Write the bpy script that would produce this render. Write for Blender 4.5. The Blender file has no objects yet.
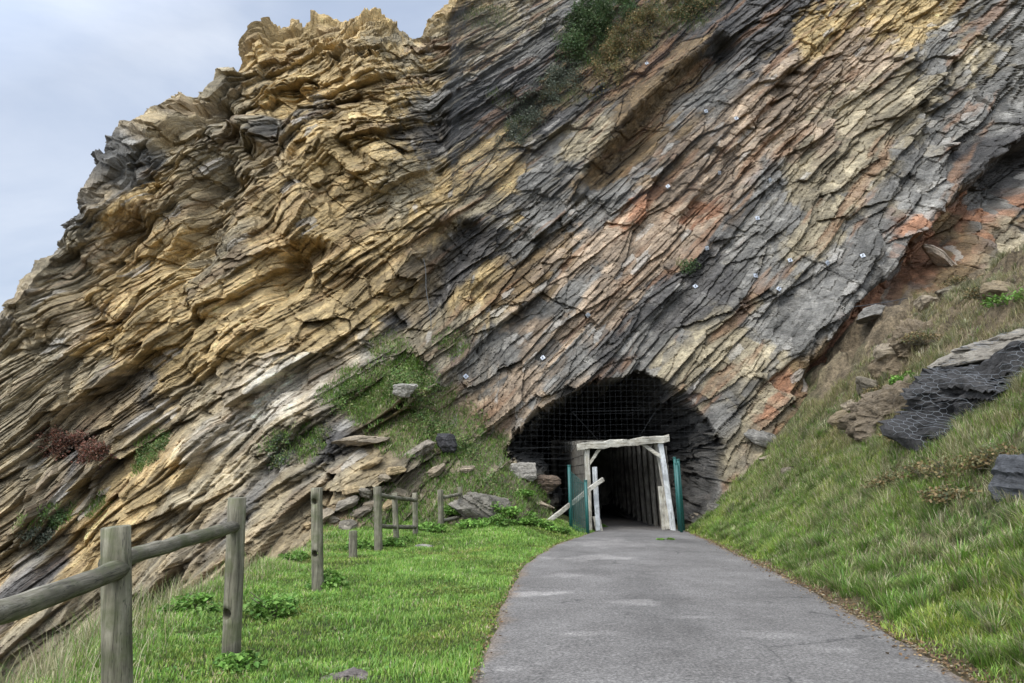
import bpy, bmesh, math, random
import numpy as np
from mathutils import Vector, Matrix
random.seed(7)
RNG = np.random.default_rng(11)
sc = bpy.context.scene
COL = sc.collection
F_PX = 740.0
PITCH = math.atan(99.0 / F_PX)
EYE = 1.6

# ------------------------------------------------------------------ camera
cam_d = bpy.data.cameras.new("camera")
cam_d.sensor_width = 36.0
cam_d.lens = 36.0 * F_PX / 1024.0
cam_d.clip_start = 0.05
cam_d.clip_end = 6000
cam = bpy.data.objects.new("camera", cam_d)
COL.objects.link(cam)
cam.location = (0, 0, EYE)
cam.rotation_euler = (math.pi / 2 + PITCH, 0, 0)
sc.camera = cam

def ray(px, py):
    """direction (y = 1) of the sight line through a point of the photograph"""
    a = (px - 512.0) / F_PX
    b = (341.5 - py) / F_PX
    c, s = math.cos(PITCH), math.sin(PITCH)
    y = c - b * s
    z = s + b * c
    return a / y, z / y

def at(px, py, y):
    rx, rz = ray(px, py)
    return Vector((rx * y, y, EYE + rz * y))

# ------------------------------------------------------------------ numpy noise
M32 = np.uint32(0xffffffff)
def hsh(*ks):
    h = np.uint32(2166136261)
    with np.errstate(over='ignore'):
        for k in ks:
            k = np.asarray(k).astype(np.int64).astype(np.uint32)
            h = (h ^ k) * np.uint32(0x9E3779B1)
            h = h ^ (h >> np.uint32(15))
            h = h * np.uint32(0x85EBCA77)
            h = h ^ (h >> np.uint32(13))
    return h
def rnd(*ks):
    return hsh(*ks).astype(np.float32) * np.float32(1.0 / 4294967296.0)

def vnoise2(a, b, seed):
    ia = np.floor(a); ib = np.floor(b)
    fa = (a - ia).astype(np.float32); fb = (b - ib).astype(np.float32)
    ia = ia.astype(np.int64); ib = ib.astype(np.int64)
    ua = fa * fa * (3 - 2 * fa); ub = fb * fb * (3 - 2 * fb)
    n00 = rnd(ia, ib, seed); n10 = rnd(ia + 1, ib, seed)
    n01 = rnd(ia, ib + 1, seed); n11 = rnd(ia + 1, ib + 1, seed)
    return ((n00 * (1 - ua) + n10 * ua) * (1 - ub) + (n01 * (1 - ua) + n11 * ua) * ub) * 2 - 1

def fbm2(a, b, seed, octv=4, gain=.5):
    o = 0; amp = 1.0; tot = 0
    for k in range(octv):
        f = 2.03 ** k
        c, s = math.cos(k * 1.3 + .4), math.sin(k * 1.3 + .4)
        o = o + amp * vnoise2((a * c - b * s) * f + 17.3 * k, (a * s + b * c) * f - 9.1 * k, seed + k)
        tot += amp; amp *= gain
    return o / tot * 1.6

def voro2(a, b, seed, jit=.9):
    """returns offset to the nearest cell centre, F2-F1 and the cell's two integer keys"""
    ia = np.floor(a).astype(np.int64); ib = np.floor(b).astype(np.int64)
    f1 = np.full(a.shape, 9e9, np.float32); f2 = f1.copy()
    da = np.zeros_like(f1); db = np.zeros_like(f1)
    ka = ia.copy(); kb = ib.copy()
    for i in (-1, 0, 1):
        for j in (-1, 0, 1):
            ca = ia + i; cb = ib + j
            x = (a - (ca + .5 + (rnd(ca, cb, seed) - .5) * jit)).astype(np.float32)
            y = (b - (cb + .5 + (rnd(ca, cb, seed + 77) - .5) * jit)).astype(np.float32)
            d = x * x + y * y
            near = d < f1
            f2 = np.where(near, f1, np.minimum(f2, d))
            f1 = np.where(near, d, f1)
            da = np.where(near, x, da); db = np.where(near, y, db)
            ka = np.where(near, ca, ka); kb = np.where(near, cb, kb)
    return da, db, np.sqrt(f2) - np.sqrt(f1), ka, kb

def facets(a, b, seed, h, g, q):
    ia = np.floor(a).astype(np.int64); ib = np.floor(b).astype(np.int64)
    F = np.full(a.shape, -9e9, np.float32)
    for i in (-1, 0, 1):
        for j in (-1, 0, 1):
            ca = ia + i; cb = ib + j
            x = (a - (ca + .5 + (rnd(ca, cb, seed) - .5) * .85)).astype(np.float32)
            y = (b - (cb + .5 + (rnd(ca, cb, seed + 1) - .5) * .85)).astype(np.float32)
            f = h * (rnd(ca, cb, seed + 2) - .5) + g * ((rnd(ca, cb, seed + 3) - .62) * x + (rnd(ca, cb, seed + 4) - .5) * y) - q * (x * x + y * y)
            F = np.maximum(F, f)
    return F

def sstep(a, b, x):
    t = np.clip((x - a) / (b - a), 0, 1)
    return t * t * (3 - 2 * t)

# ------------------------------------------------------------------ mesh helpers
def mesh_np(name, verts, faces_list, cols=None, smooth=False, bed=None):
    """faces_list: int arrays (n, k), one per polygon size"""
    me = bpy.data.meshes.new(name)
    verts = np.ascontiguousarray(verts, np.float32)
    me.vertices.add(len(verts))
    me.vertices.foreach_set("co", verts.ravel())
    nl = sum(f.size for f in faces_list); nf = sum(len(f) for f in faces_list)
    me.loops.add(nl); me.polygons.add(nf)
    me.loops.foreach_set("vertex_index", np.concatenate([f.ravel() for f in faces_list]).astype(np.int32))
    starts = []; off = 0
    for f in faces_list:
        starts.append(off + np.arange(len(f)) * f.shape[1]); off += f.size
    me.polygons.foreach_set("loop_start", np.concatenate(starts).astype(np.int32))
    if smooth:
        me.polygons.foreach_set("use_smooth", np.ones(nf, bool))
    else:
        me.polygons.foreach_set("use_smooth", np.zeros(nf, bool))
    if cols is not None:
        at_ = me.color_attributes.new("Col", 'FLOAT_COLOR', 'POINT')
        c4 = np.ones((len(verts), 4), np.float32); c4[:, :3] = cols
        at_.data.foreach_set("color", c4.ravel())
    if bed is not None:
        ab = me.attributes.new("Bed", 'FLOAT_VECTOR', 'POINT')
        ab.data.foreach_set("vector", np.ascontiguousarray(bed, np.float32).ravel())
    me.update(calc_edges=True)
    me.validate()
    return me

def grid_faces(nr, nc):
    i = np.arange(nr * nc).reshape(nr, nc)
    return np.stack([i[:-1, :-1], i[:-1, 1:], i[1:, 1:], i[1:, :-1]], -1).reshape(-1, 4)

def link(name, me, mat=None, parent=None):
    o = bpy.data.objects.new(name, me)
    COL.objects.link(o)
    if mat is not None and me is not None:
        me.materials.append(mat)
    if parent is not None:
        o.parent = parent
    return o

def tag(o, label=None, cat=None, group=None, kind=None):
    if label: o["label"] = label
    if cat: o["category"] = cat
    if group: o["group"] = group
    if kind: o["kind"] = kind
    return o

def empty(name, loc):
    o = bpy.data.objects.new(name, None)
    o.empty_display_size = .2
    COL.objects.link(o)
    o.location = loc
    return o

# ------------------------------------------------------------------ materials
def new_mat(name):
    m = bpy.data.materials.new(name); m.use_nodes = True
    nt = m.node_tree
    return m, nt, nt.nodes["Principled BSDF"]

def N(nt, typ, **kw):
    n = nt.nodes.new(typ)
    for k, v in kw.items():
        if k in n.inputs.keys(): n.inputs[k].default_value = v
        else: setattr(n, k, v)
    return n

def noise(nt, scale, detail=6, rough=.6, vec=None, dist=0.0):
    n = nt.nodes.new('ShaderNodeTexNoise')
    n.inputs['Scale'].default_value = scale
    n.inputs['Detail'].default_value = detail
    n.inputs['Roughness'].default_value = rough
    n.inputs['Distortion'].default_value = dist
    if vec is not None: nt.links.new(vec, n.inputs['Vector'])
    return n

def ramp(nt, fac, stops):
    r = nt.nodes.new('ShaderNodeValToRGB')
    el = r.color_ramp.elements
    while len(el) < len(stops): el.new(.5)
    for e, (p, c) in zip(el, stops):
        e.position = p
        e.color = (*c, 1) if len(c) == 3 else c
    nt.links.new(fac, r.inputs['Fac'])
    return r

def mixc(nt, typ, fac, a, b):
    n = nt.nodes.new('ShaderNodeMix'); n.data_type = 'RGBA'; n.blend_type = typ
    def put(sock, v):
        if hasattr(v, 'links') or isinstance(v, bpy.types.NodeSocket): nt.links.new(v, sock)
        elif isinstance(v, (int, float)): sock.default_value = v
        else: sock.default_value = (*v, 1)
    put(n.inputs[0], fac); put(n.inputs[6], a); put(n.inputs[7], b)
    return n.outputs[2]

def objvec(nt, scale=(1, 1, 1), rot=(0, 0, 0)):
    tc = nt.nodes.new('ShaderNodeTexCoord')
    mp = nt.nodes.new('ShaderNodeMapping')
    mp.inputs['Scale'].default_value = scale
    mp.inputs['Rotation'].default_value = rot
    nt.links.new(tc.outputs['Object'], mp.inputs['Vector'])
    return mp.outputs['Vector']

def bump(nt, bsdf, height, strength, dist):
    b = nt.nodes.new('ShaderNodeBump')
    b.inputs['Strength'].default_value = strength
    b.inputs['Distance'].default_value = dist
    nt.links.new(height, b.inputs['Height'])
    nt.links.new(b.outputs['Normal'], bsdf.inputs['Normal'])

def g3(v): return (v, v, v)

def mat_rock():
    m, nt, b = new_mat("bedded_rock")
    at_ = N(nt, 'ShaderNodeVertexColor'); at_.layer_name = "Col"
    v = objvec(nt)
    vs = objvec(nt, (1.0, 1.0, 3.2), (0, math.radians(42), 0))
    n1 = noise(nt, 2.2, 8, .68, vs)
    n2 = noise(nt, 14, 8, .7, v)
    r1 = ramp(nt, n1.outputs['Fac'], [(.28, g3(.55)), (.5, g3(1.0)), (.75, g3(1.4))])
    r2 = ramp(nt, n2.outputs['Fac'], [(.3, g3(.62)), (.52, g3(1.0)), (.72, g3(1.35))])
    c = mixc(nt, 'MULTIPLY', 1.0, at_.outputs['Color'], r1.outputs['Color'])
    c = mixc(nt, 'MULTIPLY', 1.0, c, r2.outputs['Color'])
    # rust and lichen specks
    n3 = noise(nt, 5, 5, .7, v)
    f3 = ramp(nt, n3.outputs['Fac'], [(.62, g3(0)), (.72, g3(.55))])
    c = mixc(nt, 'MIX', f3.outputs['Color'], c, (.26, .23, .18))
    # lamination that follows the beds
    ba = nt.nodes.new('ShaderNodeAttribute'); ba.attribute_name = "Bed"
    nl = noise(nt, 1.0, 7, .72, ba.outputs['Vector'])
    rl = ramp(nt, nl.outputs['Fac'], [(.30, g3(.50)), (.47, g3(.98)), (.62, g3(1.08)), (.78, g3(1.45))])
    c = mixc(nt, 'MULTIPLY', .55, c, rl.outputs['Color'])
    nt.links.new(c, b.inputs['Base Color'])
    b.inputs['Roughness'].default_value = .85
    b.inputs['Specular IOR Level'].default_value = .3
    nb = noise(nt, 6, 10, .72, vs)
    ad = nt.nodes.new('ShaderNodeMath'); ad.operation = 'MULTIPLY_ADD'
    nt.links.new(nl.outputs['Fac'], ad.inputs[0]); ad.inputs[1].default_value = .7; nt.links.new(nb.outputs['Fac'], ad.inputs[2])
    bump(nt, b, ad.outputs[0], 1.0, .13)
    return m

def mat_vcol(name, rough=.8, transl=0.0, var=.25, scale=30):
    m, nt, b = new_mat(name)
    at_ = N(nt, 'ShaderNodeVertexColor'); at_.layer_name = "Col"
    n = noise(nt, scale, 4, .6, objvec(nt))
    r = ramp(nt, n.outputs['Fac'], [(.3, g3(1 - var)), (.7, g3(1 + var))])
    c = mixc(nt, 'MULTIPLY', 1.0, at_.outputs['Color'], r.outputs['Color'])
    nt.links.new(c, b.inputs['Base Color'])
    b.inputs['Roughness'].default_value = rough
    b.inputs['Specular IOR Level'].default_value = .25
    if transl > 0:
        t = nt.nodes.new('ShaderNodeBsdfTranslucent')
        nt.links.new(c, t.inputs['Color'])
        mx = nt.nodes.new('ShaderNodeMixShader'); mx.inputs[0].default_value = transl
        nt.links.new(b.outputs[0], mx.inputs[1]); nt.links.new(t.outputs[0], mx.inputs[2])
        nt.links.new(mx.outputs[0], nt.nodes['Material Output'].inputs['Surface'])
    return m

def mat_wood(name, c1, c2, c3, scale=(14, 14, 1.2), moss=0.0):
    m, nt, b = new_mat(name)
    v = objvec(nt, scale)
    n1 = noise(nt, 2.0, 8, .7, v, .4)
    n2 = noise(nt, 3.0, 5, .6, objvec(nt))
    r = ramp(nt, n1.outputs['Fac'], [(.3, c1), (.5, c2), (.72, c3)])
    f = ramp(nt, n2.outputs['Fac'], [(.35, g3(.6)), (.7, g3(1.25))])
    c = mixc(nt, 'MULTIPLY', 1.0, r.outputs['Color'], f.outputs['Color'])
    nc_ = noise(nt, 1.6, 3, .5, objvec(nt, tuple(x * 2.2 if x > 2 else x * .5 for x in scale)), .2)
    fc_ = ramp(nt, nc_.outputs['Fac'], [(.485, g3(0)), (.497, g3(.8)), (.503, g3(.8)), (.515, g3(0))])
    c = mixc(nt, 'MIX', fc_.outputs['Color'], c, (.025, .022, .018))
    if moss:
        n3 = noise(nt, 5.0, 5, .65, objvec(nt))
        f3 = ramp(nt, n3.outputs['Fac'], [(.48, g3(0)), (.62, g3(moss))])
        c = mixc(nt, 'MIX', f3.outputs['Color'], c, (.085, .10, .035))
    nt.links.new(c, b.inputs['Base Color'])
    b.inputs['Roughness'].default_value = .85
    b.inputs['Specular IOR Level'].default_value = .25
    bump(nt, b, n1.outputs['Fac'], .7, .012)
    return m

def mat_plain(name, col, rough=.6, metal=0.0, var=.15, scale=20):
    m, nt, b = new_mat(name)
    n = noise(nt, scale, 5, .6, objvec(nt))
    r = ramp(nt, n.outputs['Fac'], [(.3, tuple(x * (1 - var) for x in col)), (.7, tuple(x * (1 + var) for x in col))])
    nt.links.new(r.outputs['Color'], b.inputs['Base Color'])
    b.inputs['Roughness'].default_value = rough
    b.inputs['Metallic'].default_value = metal
    return m

M_ROCK = mat_rock()
M_GROUND = mat_vcol("turf_soil", .95, 0, .55, 14)
def _ground_bump():
    nt = M_GROUND.node_tree; b = nt.nodes["Principled BSDF"]
    n = noise(nt, 5, 9, .75, objvec(nt)); bump(nt, b, n.outputs['Fac'], 1.0, .16)
_ground_bump()
M_GRASS = mat_vcol("grass_blade", .6, .3, .12, 3)
M_LEAF = mat_vcol("leaf", .55, .25, .15, 20)
M_POST = mat_wood("weathered_post_wood", (.07, .062, .042), (.195, .175, .118), (.34, .31, .22), moss=.5)
M_RAIL = mat_wood("weathered_rail_wood", (.055, .048, .034), (.175, .155, .11), (.36, .325, .25), (14, 1.0, 14), moss=.45)
M_TIMBER = mat_wood("bleached_timber", (.20, .165, .11), (.46, .42, .33), (.62, .59, .50), (8, 8, 1.2))
M_TIMBER_H = mat_wood("bleached_timber_level", (.20, .165, .11), (.46, .42, .33), (.62, .59, .50), (1.2, 8, 8))
M_WHITEWOOD = mat_wood("white_painted_wood", (.45, .44, .40), (.62, .62, .58), (.72, .72, .70), (6, 6, 1))
M_LINING = mat_wood("lining_boards", (.10, .085, .06), (.17, .15, .115), (.26, .235, .19), (6, 6, 1.2))
M_GREEN = mat_plain("green_coated_steel", (.012, .085, .07), .45)
M_WIRE = mat_plain("galvanised_wire", (.30, .31, .31), .45, .6)
M_DWIRE = mat_plain("dull_wire", (.06, .062, .06), .6, .3)
M_PLATE = mat_plain("zinc_plate", (.36, .38, .40), .5, .2, .4, 18)

# ------------------------------------------------------------------ the lie of the land
def zpath(y):
    yy = np.maximum(y, 2.0)
    return EYE - 1.33 - .0573 * yy - np.where(y < 2, 0, 0)
PL = np.array([(-8, -1.0), (0, -.55), (4.9, -.31), (7.15, -.20), (9.5, -.08), (12.7, .14), (17, .97), (19.5, 1.75), (22, 2.45), (26, 2.6), (48, 2.6)])
PR = np.array([(-8, 2.2), (0, 2.75), (4.9, 3.13), (7.15, 3.44), (9.5, 3.8), (12.7, 4.17), (17, 4.62), (22, 5.0), (26, 4.75), (48, 4.75)])
def xl(y): return np.interp(y, PL[:, 0], PL[:, 1])
def xr(y): return np.interp(y, PR[:, 0], PR[:, 1])
VE = np.array([(-8, -2.5), (2, -2.6), (5, -2.95), (8.3, -3.95), (12, -3.95), (15.6, -4.0), (18, -4.6), (22, -5), (48, -5)])

def ground_z(x, y):
    zp = zpath(y)
    L = xl(y); R = xr(y)
    dR = np.maximum(x - R, 0)
    c = .55 + .0195 * np.clip(y, 0, 24)
    bank = c * (dR - .45 * (1 - np.exp(-dR / .45)))
    bank = np.where(bank > 6.5, 6.5 + .35 * (bank - 6.5), bank)
    bumpy = fbm2(x * .9, y * .9, 401, 4) * .10 * sstep(.2, 1.5, dR) + fbm2(x * .33, y * .33, 455, 3) * .28 * sstep(.6, 3, dR)
    ru = sstep(3.6, 5.4, dR + 1.3 * fbm2(x * .5, y * .5, 461, 3)) * sstep(10, 13, y)
    qa, qb, qe, qka, qkb = voro2(x / .8 + .2 * y, y / .55, 471)
    pa_, pb_, pe_, pka, pkb = voro2(x / .3, y / .25, 481)
    bumpy = bumpy + ru * (.60 * (rnd(qka, qkb, 1) - .5 + .8 * (rnd(qka, qkb, 2) - .5) * qa) + .14 * (rnd(pka, pkb, 3) - .5) - .1 * np.exp(-qe / .06))
    dL = np.maximum(L - x, 0)
    vb = fbm2(x * 1.3, y * 1.3, 431, 4) * .05 * sstep(.1, .8, dL)
    E = np.interp(y, VE[:, 0], VE[:, 1]) + .35 * vnoise2(y * .7, y * 0 + 3.3, 91)
    dE = np.maximum(E - x, 0)
    drop = 1.35 * (dE - .5 * (1 - np.exp(-dE / .5)))
    drop = np.minimum(drop, 6.2 + .04 * dE)
    onpath = (x > L) & (x < R)
    z = zp + bank + bumpy + vb - drop + fbm2(x * .5, y * .5, 77, 3) * .25 * sstep(.3, 3, dE)
    # gentle rise of the verge towards the spur beside the tunnel
    z = z + .35 * sstep(14, 20, y) * sstep(0, 1.2, dL)
    return np.where(onpath, zp - .03, z - .015)

# ------------------------------------------------------------------ cliff base surface (y over x, z)
def seg_dist(x, z, pts):
    d = np.full(np.shape(x), 1e9); tt = np.zeros(np.shape(x)); n = len(pts) - 1
    for i in range(n):
        ax, az = pts[i]; bx, bz = pts[i + 1]
        vx, vz = bx - ax, bz - az
        t = np.clip(((x - ax) * vx + (z - az) * vz) / (vx * vx + vz * vz + 1e-9), 0, 1)
        dd = np.hypot(x - ax - t * vx, z - az - t * vz)
        m = dd < d
        d = np.where(m, dd, d); tt = np.where(m, (i + t) / n, tt)
    return d, tt

def ybase0(x, z):
    zr = z - EYE
    lean = .5 + .06 * sstep(-2, -12, x)
    y = 23.6 + lean * zr + .008 * np.maximum(zr - 8, 0) ** 2 * 0
    y = y + .05 * np.maximum(x - 8, 0) * -1.2                      # the right end comes a little nearer
    y = y + 1.0 * np.sin(x * .33 + .8) * .5
    return y
def spur(x, z):
    zr = z - EYE
    h = np.clip((3.0 - zr) / 5.6, 0, 1.5)
    edge = -2.0 + (1.35 - zr) * .96
    w = sstep(edge + .25, edge - 1.3, x) * sstep(-10.5, -4.5, x)
    return 4.3 * h ** 1.15 * w
def ybase(x, z):
    return ybase0(x, z) - spur(x, z)
def unproj(px, py):
    rx, rz = ray(px, py)
    t = 24.0
    for _ in range(60):
        t = .5 * t + .5 * float(ybase(np.float64(rx * t), np.float64(EYE + rz * t)))
    return rx * t, EYE + rz * t
def U(pts): return [unproj(*p) for p in pts]

# ------------------------------------------------------------------ bedding direction field
DIRS = [(350,40,4),(400,120,6),(300,60,10),(380,200,30),(300,230,36),(250,130,50),(200,170,50),(150,220,44),(60,270,38),(60,330,40),
 (140,290,22),(170,350,24),(195,320,46),(80,420,42),(130,500,30),(200,450,38),(250,400,34),(330,370,30),(280,320,36),(400,280,40),
 (450,230,45),(480,100,46),(560,150,50),(640,110,52),(600,260,50),(540,340,50),(700,200,51),(760,100,51),(850,60,48),(800,200,48),
 (900,150,45),(1000,80,45),(1000,180,43),(850,300,44),(750,350,46),(620,330,49),(725,440,49),(500,400,50),(50,600,30),(250,500,44),
 (330,480,32),(20,520,40),(430,60,38),(1024,20,44),(440,140,52)]
X0, X1, Z0, Z1 = -27.0, 33.0, -9.0, 34.0
GX, GZ = 66, 46
def bed_fields():
    gx = np.linspace(X0, X1, GX); gz = np.linspace(Z0, Z1, GZ)
    XX, ZZ = np.meshgrid(gx, gz, indexing='ij')
    num_c = np.zeros_like(XX); num_s = np.zeros_like(XX)
    for px, py, a in DIRS:
        x, z = unproj(px, py)
        x2, z2 = unproj(px + 12 * math.cos(math.radians(a)), py - 12 * math.sin(math.radians(a)))
        a = math.degrees(math.atan2(z2 - z, x2 - x))
        w = 1.0 / (((XX - x) ** 2 + (ZZ - z) ** 2) + 3.0) ** 1.6
        num_c += w * math.cos(math.radians(2 * a)); num_s += w * math.sin(math.radians(2 * a))
    th = .5 * np.arctan2(num_s, num_c)
    hx, hz = gx[1] - gx[0], gz[1] - gz[0]
    n = GX * GZ
    idx = np.arange(n).reshape(GX, GZ)
    def solve(vx, vz):
        A = np.zeros((n, n)); b = np.zeros(n)
        for (i0, i1, h, g) in ((idx[:-1, :], idx[1:, :], hx, .5 * (vx[:-1, :] + vx[1:, :])), (idx[:, :-1], idx[:, 1:], hz, .5 * (vz[:, :-1] + vz[:, 1:]))):
            p = i0.ravel(); q = i1.ravel(); gg = g.ravel()
            np.add.at(A, (p, p), 1 / h / h); np.add.at(A, (q, q), 1 / h / h)
            np.add.at(A, (p, q), -1 / h / h); np.add.at(A, (q, p), -1 / h / h)
            np.add.at(b, q, gg / h); np.add.at(b, p, -gg / h)
        A[0, 0] += 1
        return np.linalg.solve(A, b).reshape(GX, GZ)
    s = solve(-np.sin(th), np.cos(th)); t = solve(np.cos(th), np.sin(th))
    return s, t
S_G, T_G = bed_fields()
def sample_grid(G, x, z):
    fx = np.clip((x - X0) / (X1 - X0) * (GX - 1), 0, GX - 1.001); fz = np.clip((z - Z0) / (Z1 - Z0) * (GZ - 1), 0, GZ - 1.001)
    ix = fx.astype(int); iz = fz.astype(int); u = fx - ix; v = fz - iz
    return (G[ix, iz] * (1 - u) + G[ix + 1, iz] * u) * (1 - v) + (G[ix, iz + 1] * (1 - u) + G[ix + 1, iz + 1] * u) * v

# ------------------------------------------------------------------ cliff
SKY = [(86,218),(104,198),(128,176),(152,156),(178,132),(204,106),(232,78),(252,58),(270,40),(298,33),(325,32),(350,38),(395,46),(420,42),(436,24),(450,6),(470,-40),(520,-90),(600,-110),(800,-120),(1024,-110),(1200,-90)]
MOUTH = [(503,449),(515,436),(532,420),(550,402),(575,388),(600,380),(625,376),(648,374),(668,384),(690,398),(702,416),(713,440),(720,464),(714,486),(702,507),(694,520),(694,700),(552,700),(552,508),(545,492),(530,470)]
#  recesses (+) and ribs (-): polyline, width m, outward metres
RELIEF = [
 ([(600,178),(640,135),(680,95),(725,50)], .75, -1.3),      # brown overhung recess
 ([(575,190),(610,140),(660,80),(715,30)], .45, .55),
 ([(830,375),(870,325),(905,285),(960,215),(1024,160)], .8, -1.5),    # red undercut right
 ([(800,350),(860,285),(920,215),(1024,120)], .9, .75),
 ([(285,290),(300,268),(318,255)], .55, -1.2),              # hollow in the yellow face
 ([(275,255),(310,245),(340,240)], .4, .35),
 ([(180,262),(205,240),(212,205),(230,180)], .45, -1.4),    # dark gully under the blocks
 ([(120,215),(160,205),(200,180),(225,140)], .8, .8),
 ([(275,165),(284,140),(296,110),(300,92)], .4, -.7),
 ([(225,110),(240,140),(262,160)], .35, -.55),
 ([(335,120),(350,150),(372,172)], .3, -.4),
 ([(240,190),(222,225),(205,268)], .4, -1.0),
 ([(90,215),(120,205),(140,190)], .4, -.7),
 ([(245,240),(262,200),(275,175)], .6, .7),
 ([(150,250),(185,200),(200,165)], .6, .6),
 ([(65,250),(90,290),(95,320)], .4, -.6),
 ([(255,130),(268,150)], .7, .8),
 ([(300,100),(320,130),(340,150)], .8, .5),
 ([(430,90),(440,150),(425,190)], .5, -.6),
 ([(405,330),(430,300),(455,260),(470,230)], .55, -.8),     # dark bands
 ([(385,285),(420,250),(450,210)], .5, .5),
 ([(330,20),(380,40),(410,110),(400,150)], 1.6, .55),        # yellow buttress
 ([(120,360),(165,330),(195,300)], .4, -.5),
 ([(40,320),(90,300)], .7, .6),
 ([(195,395),(185,350),(200,310)], .35, -.4),
 ([(245,500),(265,480)], .4, -.35),
 ([(20,600),(60,560)], .5, -.6),
 ([(480,120),(520,90),(560,60)], .6, .4),
 ([(470,300),(500,270),(530,240)], .5, -.5),
 ([(780,90),(740,150),(690,220)], .3, -.45),
 ([(660,330),(700,290),(720,250)], .4, -.4),
]
YEL, GRY, PNK, DRK, ORG, PAL, KHA, BRN = range(8)
PALETTE = np.array([(.45,.325,.15),(.182,.168,.140),(.335,.25,.165),(.095,.086,.074),(.30,.15,.08),(.52,.46,.35),(.31,.255,.16),(.20,.135,.065)])
ZC = {YEL: [(330,40),(390,40),(280,60),(400,110),(300,100),(350,150),(150,215),(150,270),(130,310),(180,300),(290,230),(340,210),(300,270),(330,290),(380,250),(260,310),(220,330),(160,360),(130,500),(100,540),(170,470),(60,600),(390,300),(500,180),(440,190),(480,290),(815,35),(905,20),(240,350),(300,330)],
 GRY: [(150,170),(100,200),(60,240),(110,220),(270,140),(30,280),(120,390),(250,500),(440,100),(520,60),(500,350),(540,230),(540,170),(700,100),(560,300),(940,60),(1000,30),(1000,100),(960,120),(650,330),(560,370),(760,200),(750,250),(870,240),(780,300),(820,280),(740,310),(790,330),(850,300),(890,260),(1000,190),(920,190),(720,420),(710,480),(600,200)],
 PNK: [(540,320),(600,240),(640,260),(600,300),(560,340),(510,390),(540,380),(490,420),(620,280),(680,230),(720,180),(740,130),(760,110),(790,90),(850,60),(820,140),(660,210)],
 DRK: [(690,275),(660,292),(735,60),(560,118),(70,450),(100,440),(10,600),(440,280),(450,250),(410,310),(480,110),(510,100),(720,50),(740,30),(700,300),(600,360),(970,160),(1010,150),(690,430),(770,30),(330,455)],
 ORG: [(700,210),(630,215),(900,230),(940,250),(985,205),(870,320),(830,360),(760,400)],
 PAL: [(250,400),(330,370),(290,390),(80,330),(230,420),(270,395)],
 KHA: [(60,400),(30,480),(30,550),(250,80),(200,130),(250,150),(220,200),(180,230),(60,290),(100,250),(20,330),(60,345),(240,260),(20,400),(200,420),(260,440),(220,480),(180,520),(300,480),(280,530),(330,500),(100,590),(30,640),(400,200),(410,330),(470,200),(450,50),(480,60),(460,320),(570,150),(970,60),(900,110),(850,120),(800,180),(860,160),(820,230),(720,340),(700,360),(750,360),(740,400),(740,440),(1000,290),(430,470),(480,500),(370,440),(350,480)],
 BRN: [(510,280),(560,100),(600,60),(640,110),(690,70),(620,160),(660,90),(960,225),(800,370),(950,310)]}
# places where turf has taken hold on the rock: pixel, radius m, strength
TURF = [(400,375,1.3,1),(370,400,1.2,1),(350,395,1.0,.9),(430,400,1.0,.9),(300,440,.8,.7),(420,430,1.0,.7),(460,440,.9,.7),(470,490,1.0,.9),(500,500,1.0,.9),(440,500,1.0,.8),(520,505,.9,1),(545,520,.6,1),(400,520,1.2,.9),(155,445,.5,.9),(140,465,.35,.8),
        (460,420,.8,.6),(490,455,.7,.9),(510,480,.6,.9),(600,45,2.2,.8),(560,95,1.3,.6),(520,130,.8,.5),(650,20,1.8,.6),(690,15,1.4,.4),(455,345,.8,.5),(485,20,1.2,.5),(50,520,.7,.5),(90,510,.5,.4),(500,105,.7,.4),(680,265,.3,.5),(390,350,.8,.5),(445,465,.6,.5)]

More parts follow.
